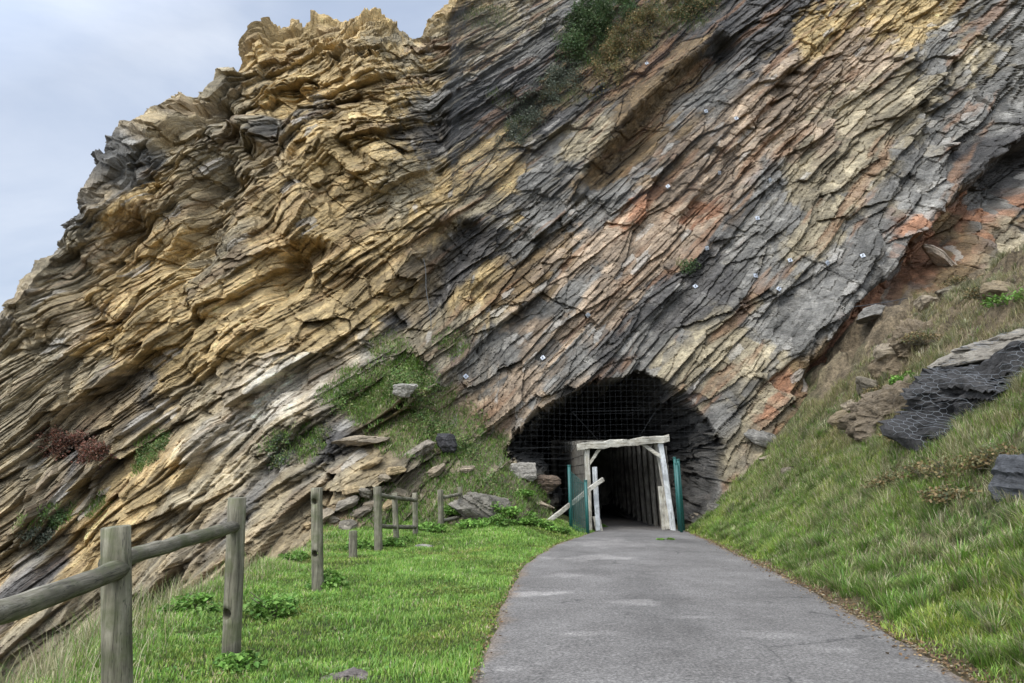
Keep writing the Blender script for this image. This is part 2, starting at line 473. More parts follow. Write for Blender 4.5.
def build_cliff():
    NC, NR, NB = 1360, 900, 30
    x = np.concatenate([np.linspace(X0 + .5, -20.5, 60)[:-1], np.linspace(-20.5, 21, NC - 158), np.linspace(21, X1 - .5, 100)[1:]]); NC = len(x)
    sk = U(SKY); e0 = sk[0]; sk = np.array(sk + [(e0[0] - .3, e0[1] - 1.6), (e0[0] - .8, e0[1] - 3.6), (e0[0] - 1.6, e0[1] - 5.4), (e0[0] - 4.5, e0[1] - 7.5), (-27.0, 0.0)]); o = np.argsort(sk[:, 0]); sk = sk[o]
    zt = np.interp(x, sk[:, 0], sk[:, 1])
    zt = np.minimum(zt, 31.0)
    kx = np.exp(-(np.arange(-14, 15) / 3.2) ** 2); kx /= kx.sum(); zt = np.convolve(np.pad(zt, 14, mode='edge'), kx, 'valid')
    zt = np.maximum(zt, -2)
    zb = -8.2
    w = np.linspace(0, 1, NR)
    X = np.repeat(x[None, :], NR, 0); ZT = np.repeat(zt[None, :], NR, 0)
    r = 1.5
    W = w[:, None]
    wf = .955
    zf = zb + (ZT - r - zb) * np.minimum(W / wf, 1)
    a = np.clip((W - wf) / (1 - wf), 0, 1) * (math.pi / 2 - .1)
    Z = zf + r * np.sin(a)
    Y0 = ybase(X, zf) + r * .5 * np.sin(a) + 1.6 * (1 - np.cos(a))
    bx, _ = unproj(430, 150)
    blk = sstep(bx + 1.5, bx - 2.0, X + .25 * (Z - 12))
    # warp fields
    wx = fbm2(X * .3, Z * .3, 5, 2); wz = fbm2(X * .3, Z * .3, 25, 2)
    sx = X + (.08 + .14 * blk) * wx; sz = Z + (.08 + .14 * blk) * wz
    s0 = sample_grid(S_G, sx, sz); t = sample_grid(T_G, sx, sz)
    s0 = s0 + .025 * fbm2(X * .9, Z * .9, 35, 2); t = t + .3 * fbm2(X * .8, Z * .8, 45, 3)
    fda, fdb, fe, fa, fb = voro2(s0 / .8 + 3.7, t / 3.2, 301)
    fq = rnd(fa, fb, 6)
    s = s0 + (.14 + .12 * blk) * (rnd(fa, fb, 3) - .5) + (.10 + .15 * blk) * (rnd(fa, fb, 4) - .5) * fdb * 2 + .005 * fbm2(X * 4, Z * 4, 39, 3)
    # turf and soil
    tf = np.zeros(X.shape, np.float32)
    nz = fbm2(X * 1.3, Z * 1.3, 741, 4)
    for (px, py, rad, stg) in TURF:
        zx, zz = unproj(px, py)
        d = np.hypot(X - zx, (Z - zz) * 1.25) / rad
        tf = np.maximum(tf, stg * sstep(1.15, .45, d + .38 * nz))
    # macro relief
    D = (.55 + .35 * blk) * fbm2(X * .16, Z * .16, 55, 3) + (.22 + .22 * blk) * fbm2(X * .42, Z * .42, 65, 3)
    jx = X + .16 * fbm2(X * .8, Z * .8, 301, 3); jz = Z + .16 * fbm2(X * .8, Z * .8, 311, 3)
    for pts, wd, amp in RELIEF:
        P = U(pts)
        d, tt = seg_dist(jx, jz, P)
        k = np.exp(-(d / wd) ** 2 * 1.2) if amp > 0 else sstep(wd * 1.5, wd * .2, d)
        D = D + amp * k * (1 - .0 * tt)
    Dm = D.copy()
    # how blocky (left) against platy (right)
    low = sstep(6, 2, Z) * sstep(-1, -4, X)
    spw = np.clip(spur(X, Z) / 2.0, 0, 1)
    smo = sstep(-.15, .45, fbm2(X * .26, Z * .26, 905, 3))
    blkU = blk * sstep(1.5, 5.5, Z + .9 * fbm2(X * .4, Z * .4, 909, 3) + .15 * (X + 10))
    lf = (1 - blk * (.20 + .35 * smo) - (1 - blk) * .50 * smo) * (1 - .86 * blkU)
    D = D + blkU * (1.15 * facets(s / 1.9 + 1.3, t / 2.3 + .7, 915, .8, 1.5, .30) + .40 * facets(s / .62 + 2.3, t / .85 + 1.7, 917, .7, 1.3, .30) + .20 * facets(s / .25, t / .34, 919, .6, 1.0, .3))
    ua, ub, ue, uka, ukb = voro2(s / .85 + 1.3, t / 1.35 + .7, 921, .8)
    D = D + blkU * .50 * (rnd(uka, ukb, 1) - .5 + .8 * (rnd(uka, ukb, 2) - .5) * ua + .8 * (rnd(uka, ukb, 3) - .5) * ub - .3 * ua)
    va_, vb2, ve_, vka_, vkb_ = voro2(s / .36 + 2.3, t / .6 + 1.7, 923, .8)
    D = D + blkU * .20 * (rnd(vka_, vkb_, 1) - .5 + .9 * (rnd(vka_, vkb_, 2) - .5) * va_ + .9 * (rnd(vka_, vkb_, 3) - .5) * vb2 - .3 * va_)
    # thick beds: ledges that overhang the one beneath
    B0 = np.cumsum(.7 + 1.9 * np.random.default_rng(5).random(120)) - 100
    Li = np.clip(np.searchsorted(B0, s.ravel()).reshape(s.shape) - 1, 0, 118)
    Fr = (s - B0[Li]) / (B0[Li + 1] - B0[Li])
    Tb = np.floor(t / (2.2 + 3.5 * rnd(Li, 3)) + 9 * rnd(Li, 4))
    D = D + (.20 + .30 * blk) * (.9 * (rnd(Li, Tb, 5) - .5) + .85 * (1 - Fr) * np.minimum(1, Fr * 25) * (.3 + rnd(Li, Tb, 6)))
    ga, gb, ge, gka, gkb = voro2(s / 1.5 + 5.5, t / 3.0 + 2.2, 911)
    D = D + blk * (1 - .75 * blkU) * .75 * (rnd(gka, gkb, 1) - .5 + 1.5 * (rnd(gka, gkb, 2) - .5) * ga + 1.7 * (rnd(gka, gkb, 3) - .5) * gb - .35 * ga) - blk * .08 * np.exp(-ge / .03)
    # big plates
    da, db, e, ka, kb = voro2(s / .95, t / 3.3, 101)
    r1 = rnd(ka, kb, 1); r2 = rnd(ka, kb, 2) - .5; r3 = rnd(ka, kb, 3) - .5
    D = D + (.30 + .30 * blk) * (1 - .7 * blkU) * (r1 - .5 + 1.0 * r2 * da + 1.4 * r3 * db - .35 * da) - .05 * np.exp(-e / .03)
    D = D + (1 - .45 * blk - .35 * blkU) * .24 * (rnd(fa, fb, 7) - .5 + 1.0 * (rnd(fa, fb, 8) - .5) * fda + 1.4 * (rnd(fa, fb, 9) - .5) * fdb - .4 * fda) - .03 * np.exp(-fe / .03)
    # medium slabs, lower edge proud: each throws shade on the one beneath
    hh = .42
    _g = np.random.default_rng(3); _c = np.convolve(_g.random(640), np.ones(9) / 9, 'valid')[:600]; bo = np.cumsum((.08 + .80 * _g.random(600) ** 2.0) * np.clip(1 + 7 * (_c - .5), .35, 2.2)) - 120
    li = np.searchsorted(bo, s.ravel()).reshape(s.shape) - 1
    li = np.clip(li, 0, 598)
    lo = bo[li]; th = bo[li + 1] - lo
    fr = (s - lo) / th
    tl = t / (.55 + 1.3 * rnd(li, 9)) + 13 * rnd(li, 10) + 7 * rnd(fa, fb, 5)
    bi = np.floor(tl); bf = tl - bi
    q = rnd(li, bi, 21); q2 = rnd(li, bi, 22) - .5
    tk = np.clip(th / .35, .45, 1.5)
    D = D + lf * (.19 + .03 * blk) * tk * (.25 + 1.3 * fq ** 1.5) * (1.25 * q ** 1.6 + .9 * (1 - fr) * np.minimum(1, fr * 14) + .5 * q2 * (bf - .5)) - .035 * np.exp(-np.minimum(bf, 1 - bf) / .03)
    # smaller broken plates
    da2, db2, e2, k2a, k2b = voro2(s / (.21 + .10 * blk), t / (.66 + .2 * blk), 131)
    p1 = rnd(k2a, k2b, 5); p2 = rnd(k2a, k2b, 6) - .5; p3 = rnd(k2a, k2b, 7) - .5
    amp2 = .07 + .14 * rnd(fa, fb, 63) ** 1.3 + .05 * spw
    D = D + lf * amp2 * (p1 - .5 + 1.0 * p2 * da2 + .8 * p3 * db2 - .5 * da2) - .045 * np.exp(-e2 / .05)
    da3, db3, e3, k3a, k3b = voro2(s / .10, t / .26, 151)
    lb = np.cumsum(.04 + .14 * np.random.default_rng(9).random(3000)) - 160
    ll = np.clip(np.searchsorted(lb, s.ravel()).reshape(s.shape) - 1, 0, 2998)
    lfr = (s - lb[ll]) / (lb[ll + 1] - lb[ll])
    D = D + .045 * (1 + .4 * blk) * (1 - .75 * blkU) * (rnd(ll, np.floor(t / .9 + 5 * rnd(ll, 4)), 5) - .5 + .6 * (1 - lfr))
    D = D + (.035 + .015 * (1 - blk)) * (rnd(k3a, k3b, 8) + (rnd(k3a, k3b, 18) - .5) * da3) + .03 * fbm2(X * 6, Z * 6, 161, 3)
    D = D * (1 - .38 * tf) + .38 * tf * (Dm + .10 * fbm2(X * 1.5, Z * 1.5, 515, 4))
    # rubble on the spur and at its foot: rounded stones
    rub = (1 - .7 * tf) * np.clip(spw * 1.3 * sstep(-.3, .35, fbm2(X * .45, Z * .45, 505, 3) + .15), 0, 1) * sstep(5.0, 3.5, Z)
    va, vb_, ve, vka, vkb = voro2(X / .55 + .3 * Z, Z / .32 - .25 * X, 171)
    rr = rnd(vka, vkb, 31)
    D = D + rub * (.30 * rr + .25 * (rnd(vka, vkb, 32) - .5) * va - .12 * np.exp(-ve / .09))
    # tunnel mouth
    mp = U(MOUTH)
    inside = np.zeros(X.shape, bool); xa = X + .8 * (jx - X) + .22 * (rnd(k2a, k2b, 91) - .5); za = Z + .8 * (jz - Z) + .22 * (rnd(k2a, k2b, 92) - .5) + .15 * (rnd(li, bi, 93) - .5)
    j = len(mp) - 1
    for i in range(len(mp)):
        xi, zi = mp[i]; xj, zj = mp[j]
        c = ((zi > za) != (zj > za)) & (xa < (xj - xi) * (za - zi) / (zj - zi + 1e-12) + xi)
        inside ^= c; j = i
    dm, _ = seg_dist(xa, za, mp + [mp[0]])
    sd = np.where(inside, dm, -dm)
    depth = 5.5 * np.clip((sd + .04) / .62, 0, 1.0) ** .9 + 11 * sstep(.55, .9, sd)
    near_m = np.exp(-np.maximum(-sd, 0) / .5)
    # position
    P = np.stack([X, Y0, Z], -1)
    du = np.gradient(P, axis=1); dv = np.gradient(P, axis=0)
    n = np.cross(du, dv); n /= np.linalg.norm(n, axis=-1, keepdims=True) + 1e-9
    n = np.where(n[..., 1:2] > 0, -n, n) if False else n
    if n[NR // 2, NC // 2, 1] > 0: n = -n
    n[..., 2] -= .35 * (n[..., 2] < .8)
    n /= np.linalg.norm(n, axis=-1, keepdims=True) + 1e-9
    bd = np.array((0.04, -.95, -.30)); kb_ = (.72 * (1 - sstep(.88, .97, W)))[..., None]
    n = n * (1 - kb_) + bd * kb_; n /= np.linalg.norm(n, axis=-1, keepdims=True)
    P = P + n * (D * (1 - .3 * near_m) * (1 - .12 * sstep(.95, 1, W)))[..., None]
    P[..., 1] += depth
    rim = sstep(.90, 1.0, W) * np.ones_like(X)
    rv1, rv2, re_, ra, rb_ = voro2(X / 1.1 + .4 * P[..., 2], P[..., 1] / .9 - .3 * P[..., 2], 881)
    P[..., 2] += rim * .22 * fbm2(X * 1.6, P[..., 1] * 2.6, 885, 4)
    P[..., 2] += rim * (.34 * (rnd(ra, rb_, 3) - .6) + .2 * (rnd(ra, rb_, 4) - .5) * rv1)
    mc = np.mean(np.array(mp), 0)
    ang = np.arctan2(Z - mc[1], X - mc[0])
    wa, wb, we, wka, wkb = voro2(ang * 4.2, P[..., 1] * 1.1, 533)
    kk = sstep(.1, 1.2, depth) * (.10 * fbm2(ang * 3, P[..., 1] * .6, 531, 4) + .07 * (rnd(wka, wkb, 1) - .4 + .8 * (rnd(wka, wkb, 2) - .5) * wb) - .04 * np.exp(-we / .08))
    P[..., 0] -= (X - mc[0]) * kk; P[..., 2] -= (Z - mc[1]) * kk * (Z > mc[1] - 1)
    # ------------------- rock colours: kinds of rock by bed and block
    lw = []
    s0w = s0 + .25 * fbm2(s0 * .8, t * .3, 601, 3); tw = t + .9 * fbm2(s0 * .9, t * .5, 611, 3)
    for kk in range(8):
        wsum = np.zeros(X.shape, np.float32)
        for (px, py) in ZC[kk]:
            zx, zz = unproj(px, py)
            cs = float(sample_grid(S_G, np.array(zx), np.array(zz))); ct = float(sample_grid(T_G, np.array(zx), np.array(zz)))
            wsum += 1.0 / ((2.2 * (s0w - cs) ** 2 + .45 * (tw - ct) ** 2) + .25) ** 2
        lw.append(np.log(wsum + 1e-6))
    lw = np.stack(lw, 0)
    for kk in range(8):
        lw[kk] += .9 * (rnd(ka, kb, 200 + kk) - .5) + (2.2 - 1.1 * blk) * (rnd(li, bi, 220 + kk) - .5) + (1.7 - .8 * blk) * (rnd(k2a, k2b, 240 + kk) - .5) - (.9 if kk == ORG else 0)
    lw -= lw.max(0, keepdims=True)
    ew = np.exp(lw * 2.2); ew /= ew.sum(0, keepdims=True)
    C = np.einsum('kij,kc->ijc', ew, PALETTE)
    bright = (.84 + .32 * rnd(ka, kb, 51)) * (.80 + .4 * rnd(li, bi, 52)) * (.74 + .52 * rnd(k2a, k2b, 53)) * (.85 + .3 * rnd(k3a, k3b, 54))
    bright *= np.exp(.28 * fbm2(s * 5, t * .8, 701, 4)) * np.exp(.18 * fbm2(X * 3, Z * 3, 711, 4))
    C = C * bright[..., None]
    # ochre stain running over everything on the left, slaty tint on the right
    st = sstep(-.35, .6, fbm2(X * .8, Z * .5, 721, 4)) * blk * .5
    C = C * (1 - st[..., None]) + st[..., None] * np.array((.40, .285, .135)) * bright[..., None]
    rst = sstep(.35, .8, fbm2(s * 2.6, t * .35, 731, 4)) * (1 - .6 * blk) * .55
    C = C * (1 - rst[..., None]) + rst[..., None] * np.array((.30, .16, .08))
    pale = (rnd(k2a, k2b, 61) > .972) * .6 * (1 - rim)
    C = C * (1 - pale[..., None]) + pale[..., None] * np.array((.46, .42, .35))
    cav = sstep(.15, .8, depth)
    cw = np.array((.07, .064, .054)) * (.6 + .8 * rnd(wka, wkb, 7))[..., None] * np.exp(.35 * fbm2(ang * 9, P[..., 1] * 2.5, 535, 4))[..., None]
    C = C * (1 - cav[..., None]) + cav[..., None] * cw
    # grass does not hold on overhangs
    du = np.gradient(P, axis=1); dv = np.gradient(P, axis=0)
    nn = np.cross(du, dv); nn /= np.linalg.norm(nn, axis=-1, keepdims=True) + 1e-9
    if np.median(nn[..., 1]) > 0: nn = -nn
    tf = tf * sstep(-.65, -.05, nn[..., 2])
    soil = np.array((.10, .085, .045)) * np.exp(.3 * fbm2(X * 4, Z * 4, 751, 3))[..., None]
    C = C * (1 - .75 * tf[..., None]) + .75 * tf[..., None] * soil
    tf = tf * (depth < .05)
    # plateau behind the brow
    back = []
    last = P[-1]
    for k in range(1, NB + 1):
        b = last.copy(); b[:, 1] += .12 * k + .018 * k * k; b[:, 2] -= .05 * k
        b[:, 2] += (.18 * vnoise2(b[:, 0] * .8, b[:, 1] * .8, 88) + .12 * vnoise2(b[:, 0] * 2.3, b[:, 1] * 2.3, 89)) * min(1, k / 4)
        back.append(b)
    Pall = np.concatenate([P, np.array(back)], 0)
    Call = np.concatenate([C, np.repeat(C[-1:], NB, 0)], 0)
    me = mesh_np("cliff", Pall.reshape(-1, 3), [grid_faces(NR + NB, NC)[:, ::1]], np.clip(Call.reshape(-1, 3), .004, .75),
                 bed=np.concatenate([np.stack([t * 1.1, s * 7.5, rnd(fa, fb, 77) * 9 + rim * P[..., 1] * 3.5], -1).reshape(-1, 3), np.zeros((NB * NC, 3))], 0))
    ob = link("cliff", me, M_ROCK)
    tag(ob, kind="structure")
    return P, nn, tf, depth

CL_P, CL_N, CL_TF, CL_DEPTH = build_cliff()

# ------------------------------------------------------------------ ground
def build_ground():
    xs = np.concatenate([np.linspace(-400, -14, 14)[:-1], np.arange(-14, 17, .09), np.linspace(17, 400, 14)[1:]])
    ys = np.concatenate([np.linspace(-400, -7, 14)[:-1], np.arange(-7, 27, .09), np.arange(27, 48, .6), np.linspace(48, 500, 12)])
    Xg, Yg = np.meshgrid(xs, ys)
    Yc = np.clip(Yg, -8, 40)
    Z = ground_z(Xg, Yc)
    # what lies under the massif stays under it
    Z = np.where((Yg > 26.5) & ((Xg < 1.8) | (Xg > 6.0)), np.minimum(Z, zpath(Yc) - 1.2), Z)
    L = xl(Yc); R = xr(Yc)
    n1 = fbm2(Xg * 1.1, Yg * 1.1, 811, 4); n2 = fbm2(Xg * 6, Yg * 6, 821, 3)
    g = np.array((.085, .105, .03)); soil = np.array((.10, .078, .05)); dry = np.array((.20, .165, .085))
    C = g * np.ones(Xg.shape + (1,))
    dR = Xg - R
    k = (sstep(-.2, .6, n1 + .12 * dR) * (dR > 0))[..., None] * .8
    C = C * (1 - k) + k * dry * .75
    edge = (1.1 * np.exp(-np.abs(Xg - R - .10) / .22) + .5 * np.exp(-np.abs(Xg - L + .03) / .05))[..., None]
    edge = np.clip(edge, 0, 1)
    C = C * (1 - edge) + edge * np.array((.15, .10, .055))
    E = np.interp(Yc, VE[:, 0], VE[:, 1])
    k = sstep(-.2, .8, E - Xg)[..., None]
    C = C * (1 - k) + k * soil * 1.3
    C = C * np.exp(.25 * n2)[..., None]
    k = (sstep(3.6, 5.6, dR + 1.3 * n1) * sstep(9, 13, Yg))[..., None]
    C = C * (1 - k) + k * np.array((.165, .125, .075)) * np.exp(.6 * n2)[..., None]
    me = mesh_np("ground", np.stack([Xg, Yg, Z], -1).reshape(-1, 3), [grid_faces(*Xg.shape)], C.reshape(-1, 3), smooth=True)
    ob = link("ground", me, M_GROUND); tag(ob, kind="structure")
build_ground()

def mat_asphalt():
    m, nt, b = new_mat("worn_asphalt")
    v = objvec(nt)
    n1 = noise(nt, 1.1, 5, .6, v); n2 = noise(nt, 42, 6, .8, v); n3 = noise(nt, 8, 6, .7, v)
    vo = nt.nodes.new('ShaderNodeTexVoronoi'); vo.inputs['Scale'].default_value = 70; nt.links.new(v, vo.inputs['Vector'])
    r1 = ramp(nt, n1.outputs['Fac'], [(.3, (.116, .105, .092)), (.7, (.176, .161, .142))])
    r2 = ramp(nt, n2.outputs['Fac'], [(.34, g3(.35)), (.5, g3(1)), (.66, g3(1.9))])
    r3 = ramp(nt, n3.outputs['Fac'], [(.3, g3(.85)), (.7, g3(1.15))])
    c = mixc(nt, 'MULTIPLY', 1, r1.outputs['Color'], r2.outputs['Color'])
    c = mixc(nt, 'MULTIPLY', 1, c, r3.outputs['Color'])
    rv = ramp(nt, vo.outputs['Color'], [(.0, g3(.75)), (.8, g3(1.05)), (1.0, g3(1.5))])
    c = mixc(nt, 'MULTIPLY', .7, c, rv.outputs['Color'])
    nw = noise(nt, 1.5, 4, .6, v)
    mv = mixc(nt, 'MIX', .30, v, nw.outputs['Color'])
    vc = nt.nodes.new('ShaderNodeTexVoronoi'); vc.feature = 'DISTANCE_TO_EDGE'; vc.inputs['Scale'].default_value = .55
    nt.links.new(mv, vc.inputs['Vector'])
    rc = ramp(nt, vc.outputs['Distance'], [(.0, g3(.45)), (.006, g3(1.0))])
    nk = noise(nt, .7, 2, .5, v); rk = ramp(nt, nk.outputs['Fac'], [(.48, g3(0)), (.56, g3(1))])
    cr = mixc(nt, 'MULTIPLY', rk.outputs['Color'], c, rc.outputs['Color'])
    c = cr
    at_ = N(nt, 'ShaderNodeVertexColor'); at_.layer_name = "Col"
    c = mixc(nt, 'MULTIPLY', 1, c, at_.outputs['Color'])
    nt.links.new(c, b.inputs['Base Color'])
    b.inputs['Roughness'].default_value = .85
    b.inputs['Specular IOR Level'].default_value = .3
    bump(nt, b, n2.outputs['Fac'], .5, .01)
    return m

def build_path():
    ys = np.concatenate([np.linspace(-60, -8, 20)[:-1], np.arange(-8, 26, .07), np.linspace(26, 40, 30)])
    nu = 60
    u = np.linspace(0, 1, nu)
    Lr = xl(ys) + .03 * vnoise2(ys * 1.1, ys * 0, 5) + .02 * vnoise2(ys * 6, ys * 0, 6)
    Rr = xr(ys) + .03 * vnoise2(ys * 1.1, ys * 0, 7) + .03 * vnoise2(ys * 6, ys * 0, 8)
    X = Lr[:, None] + (Rr - Lr)[:, None] * u[None, :]
    Y = np.repeat(ys[:, None], nu, 1)
    Z = zpath(Y) + .012 + .035 * (1 - (2 * u[None, :] - 1) ** 2) + .006 * fbm2(X * 1.2, Y * 1.2, 12, 3)
    Z[:, 0] -= .06; Z[:, -1] -= .06
    tone = 1 + .10 * fbm2(X * .5, Y * .25, 13, 3)
    wpatch = np.zeros(X.shape)
    # scuffed pale patches seen on the tarmac
    for (px, py, lx, ly, k) in ((545,596,.55,.16,.55),(637,606,.28,.2,.5),(600,638,.35,.12,.35),(590,560,.7,.25,.35),(570,578,.5,.2,.3),(830,655,.35,.2,.25),(690,622,.35,.08,.3),(610,545,.9,.5,.25),(480,672,.3,.1,.35),(760,640,.5,.12,.15)):
        rx, rz = ray(px, py)
        tt = 8.0
        for _ in range(40): tt = .5 * tt + .5 * float((zpath(np.float64(tt)) - EYE) / rz)
        d = np.hypot((X - rx * tt) / lx, (Y - tt) / (ly * tt / 6)) + .5 * fbm2(X * 3, Y * 2, 14, 3)
        wpatch = np.maximum(wpatch, k * sstep(1.1, .4, d))
    edge = np.minimum(u[None, :], 1 - u[None, :])
    dirt = sstep(.05, .0, edge + .02 * fbm2(X * 5, Y * 5, 15, 3)) * .7
    C = (tone * (1 - .16 * sstep(.1, .7, fbm2(X * .9, Y * .35, 19, 4))) * (1 + 1.5 * wpatch))[..., None] * np.ones(3)
    C = C * (1 - dirt[..., None]) + dirt[..., None] * np.array((1.25, .95, .65))
    me = mesh_np("path", np.stack([X, Y, Z], -1).reshape(-1, 3), [grid_faces(*X.shape)], C.reshape(-1, 3), smooth=True)
    ob = link("path", me, mat_asphalt()); tag(ob, kind="structure")
build_path()

# ------------------------------------------------------------------ grass
def blades_mesh(name, P, H, Wd, az, lean, C, N_=None, curl=.5):
    """a mesh of bent two-segment blades. P roots, H lengths, az bend azimuth, lean 0..1"""
    n = len(P)
    dirx = np.cos(az); diry = np.sin(az)
    px = -diry; py = dirx                                   # blade's flat side
    b0 = P; up = np.zeros((n, 3)); up[:, 2] = 1
    if N_ is not None:
        up = up * .75 + N_ * .45; up /= np.linalg.norm(up, axis=1, keepdims=True)
    D = np.stack([dirx, diry, np.zeros(n)], -1)
    W = np.stack([px, py, np.zeros(n)], -1) * (Wd * .5)[:, None]
    mid = b0 + (up * (.55 * H * (1 - .25 * lean))[:, None]) + D * (.55 * H * lean * .55)[:, None]
    tip = mid + (up * (.45 * H * (1 - 1.1 * lean * curl))[:, None]) + D * (.45 * H * (lean * 1.2))[:, None]
    V = np.stack([b0 - W, b0 + W, mid + W * .75, mid - W * .75, tip], 1).reshape(-1, 3)
    i = np.arange(n) * 5
    q = np.stack([i, i + 1, i + 2, i + 3], -1); tr = np.stack([i + 3, i + 2, i + 4], -1)
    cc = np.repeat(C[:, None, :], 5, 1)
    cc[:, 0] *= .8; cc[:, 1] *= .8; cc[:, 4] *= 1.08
    return mesh_np(name, V, [q, tr], cc.reshape(-1, 3), smooth=True)

GREENS = np.array([(.145,.265,.035),(.185,.295,.045),(.11,.21,.032),(.235,.315,.07),(.15,.27,.06)])
STRAW = np.array([(.38,.34,.18),(.30,.27,.13),(.45,.40,.25),(.24,.23,.10)])
def pick(n, dry):
    g = GREENS[RNG.integers(0, len(GREENS), n)]; s = STRAW[RNG.integers(0, len(STRAW), n)]
    c = np.where((RNG.random(n) < dry)[:, None], s, g)
    return c * (.75 + .5 * RNG.random((n, 1)))

def lawn():
    out = []
    # density falls with distance
    n = 420000
    y = 2.6 + 19 * RNG.random(n) ** 1.9
    x = -4.7 + 7.4 * RNG.random(n)
    L = xl(y); E = np.interp(y, VE[:, 0], VE[:, 1])
    ragged = .06 * vnoise2(y * 5, y * 0, 44) + .03
    ok = (x < L + ragged + .02) & (x > E - .22)
    thin = sstep(-.10, .08, L - x); ok &= RNG.random(n) < (.25 + .75 * thin)
    x, y = x[ok], y[ok]
    n = len(x)
    z = ground_z(x, np.array(y)) - .005
    f = fbm2(x * .9, y * .9, 901, 4)
    f2 = fbm2(x * 3.1, y * 3.1, 911, 3)
    E = np.interp(y, VE[:, 0], VE[:, 1])
    nearE = sstep(.8, -.1, x - E)
    H = (.032 + .032 * RNG.random(n)) * (1 + .7 * np.maximum(f + .3 * f2, -.4)) * (1 + .9 * nearE) * (1 + .02 * y)
    Wd = (.0045 + .004 * RNG.random(n)) * (1 + .06 * y)
    C = pick(n, np.clip(.04 + .12 * np.maximum(f2, 0) + .3 * nearE, 0, 1))
    C = 1.14 * C * (1 + .28 * f2 + .22 * f)[:, None]
    C[:, 0] *= 1 + .3 * np.maximum(-f, 0)
    P = np.stack([x, y, z], -1)
    ob = link("lawn_grass", blades_mesh("lawn_grass", P, H, Wd, RNG.random(n) * 6.283, .2 + .7 * RNG.random(n), C), M_GRASS)
    tag(ob, "short bright green grass of the level verge beside the path", "grass", kind="stuff")
lawn()

def bank_grass():
    n = 520000
    y = 2.5 + 20 * RNG.random(n) ** 1.5
    dd = 9.0 * RNG.random(n) ** 1.4
    R = xr(y); x = R + dd + .03 + .05 * vnoise2(y * 5, y * 0, 46)
    f = fbm2(x * .8, y * .8, 921, 4); f2 = fbm2(x * 2.7, y * 2.7, 931, 3)
    keep = RNG.random(n) < np.clip(1.1 - .16 * np.maximum(dd - 2.5, 0) + 1.0 * f + .5 * f2, .03, 1)
    keep &= RNG.random(n) < (.12 + .88 * sstep(.05, .45, dd))
    keep &= RNG.random(n) > .72 * sstep(3.4, 5.2, dd + 1.2 * f) * sstep(9, 13, y)
    x, y, dd, f, f2 = x[keep], y[keep], dd[keep], f[keep], f2[keep]
    n = len(x)
    z = ground_z(x, y) - .01
    tuft = sstep(.1, .6, f2)
    H = (.07 + .09 * RNG.random(n)) * (1 + 1.0 * tuft) * sstep(-.4, .5, dd) * (1 + .012 * y)
    Wd = (.005 + .005 * RNG.random(n)) * (1 + .05 * y)
    dry = np.clip(.12 + .10 * dd + .45 * np.maximum(-f, 0) + .25 * tuft * (dd > 1), 0, .85)
    C = pick(n, dry) * (.95 + .22 * f2 + .2 * f)[:, None]
    gm = C[:, 1] > C[:, 0]; C[gm, 0] *= (1.12 + .22 * np.clip(f, -1, 1))[gm]; br = (.62 * sstep(2.6, 4.8, dd + 1.1 * f + .5 * f2))[:, None]; C = C * (1 - br) + br * np.array((.30, .235, .12)) * RNG.uniform(.6, 1.25, (n, 1)); C *= (1 + .12 * sstep(2.5, 1, dd))[:, None]; H = H * (1 - .25 * sstep(2.2, .6, dd))
    P = np.stack([x, y, z], -1)
    az = np.where(RNG.random(n) < .25, math.pi + 2.0 * (RNG.random(n) - .5), RNG.random(n) * 6.283)
    ob = link("bank_grass", blades_mesh("bank_grass", P, H, Wd, az, .25 + .75 * RNG.random(n), C), M_GRASS)
    tag(ob, "longer tufted green and straw grass on the sloping bank", "grass", kind="stuff")
bank_grass()

def tussocks():
    n = 2100
    y = 3.2 + 19 * RNG.random(n) ** 1.4
    dd = .25 + 7.5 * RNG.random(n) ** 1.2
    x = xr(y) + dd
    k = RNG.integers(60, 150, n)
    ci = np.repeat(np.arange(n), k); m = len(ci)
    dryc = np.clip(.22 + .14 * dd + .5 * (RNG.random(n) - .5), .03, .95)
    rad = (.05 + .12 * RNG.random(n)); hh = .12 + .20 * RNG.random(n) ** 1.5; tone = .65 + .6 * RNG.random(n)
    a = RNG.random(m) * 6.283; r = rad[ci] * RNG.random(m) ** .6
    px, py = x[ci] + r * np.cos(a), y[ci] + r * np.sin(a)
    P = np.stack([px, py, ground_z(px, py) - .01], -1)
    down = RNG.random(m) < .35
    az = np.where(down, math.pi + 1.6 * (RNG.random(m) - .5), a + .8 * (RNG.random(m) - .5))
    C = pick(m, dryc[ci]) * tone[ci][:, None]; C[dryc[ci] > .5] *= np.array((.92, .95, 1.0))
    ob = link("tussock_grass", blades_mesh("tussock_grass", P, hh[ci] * (.5 + .6 * RNG.random(m)), (.005 + .004 * RNG.random(m)) * (1 + .05 * py), az, .35 + .65 * RNG.random(m), C), M_GRASS)
    tag(ob, "drooping tussocks of straw and green grass scattered over the right bank", "grass", kind="stuff")
tussocks()

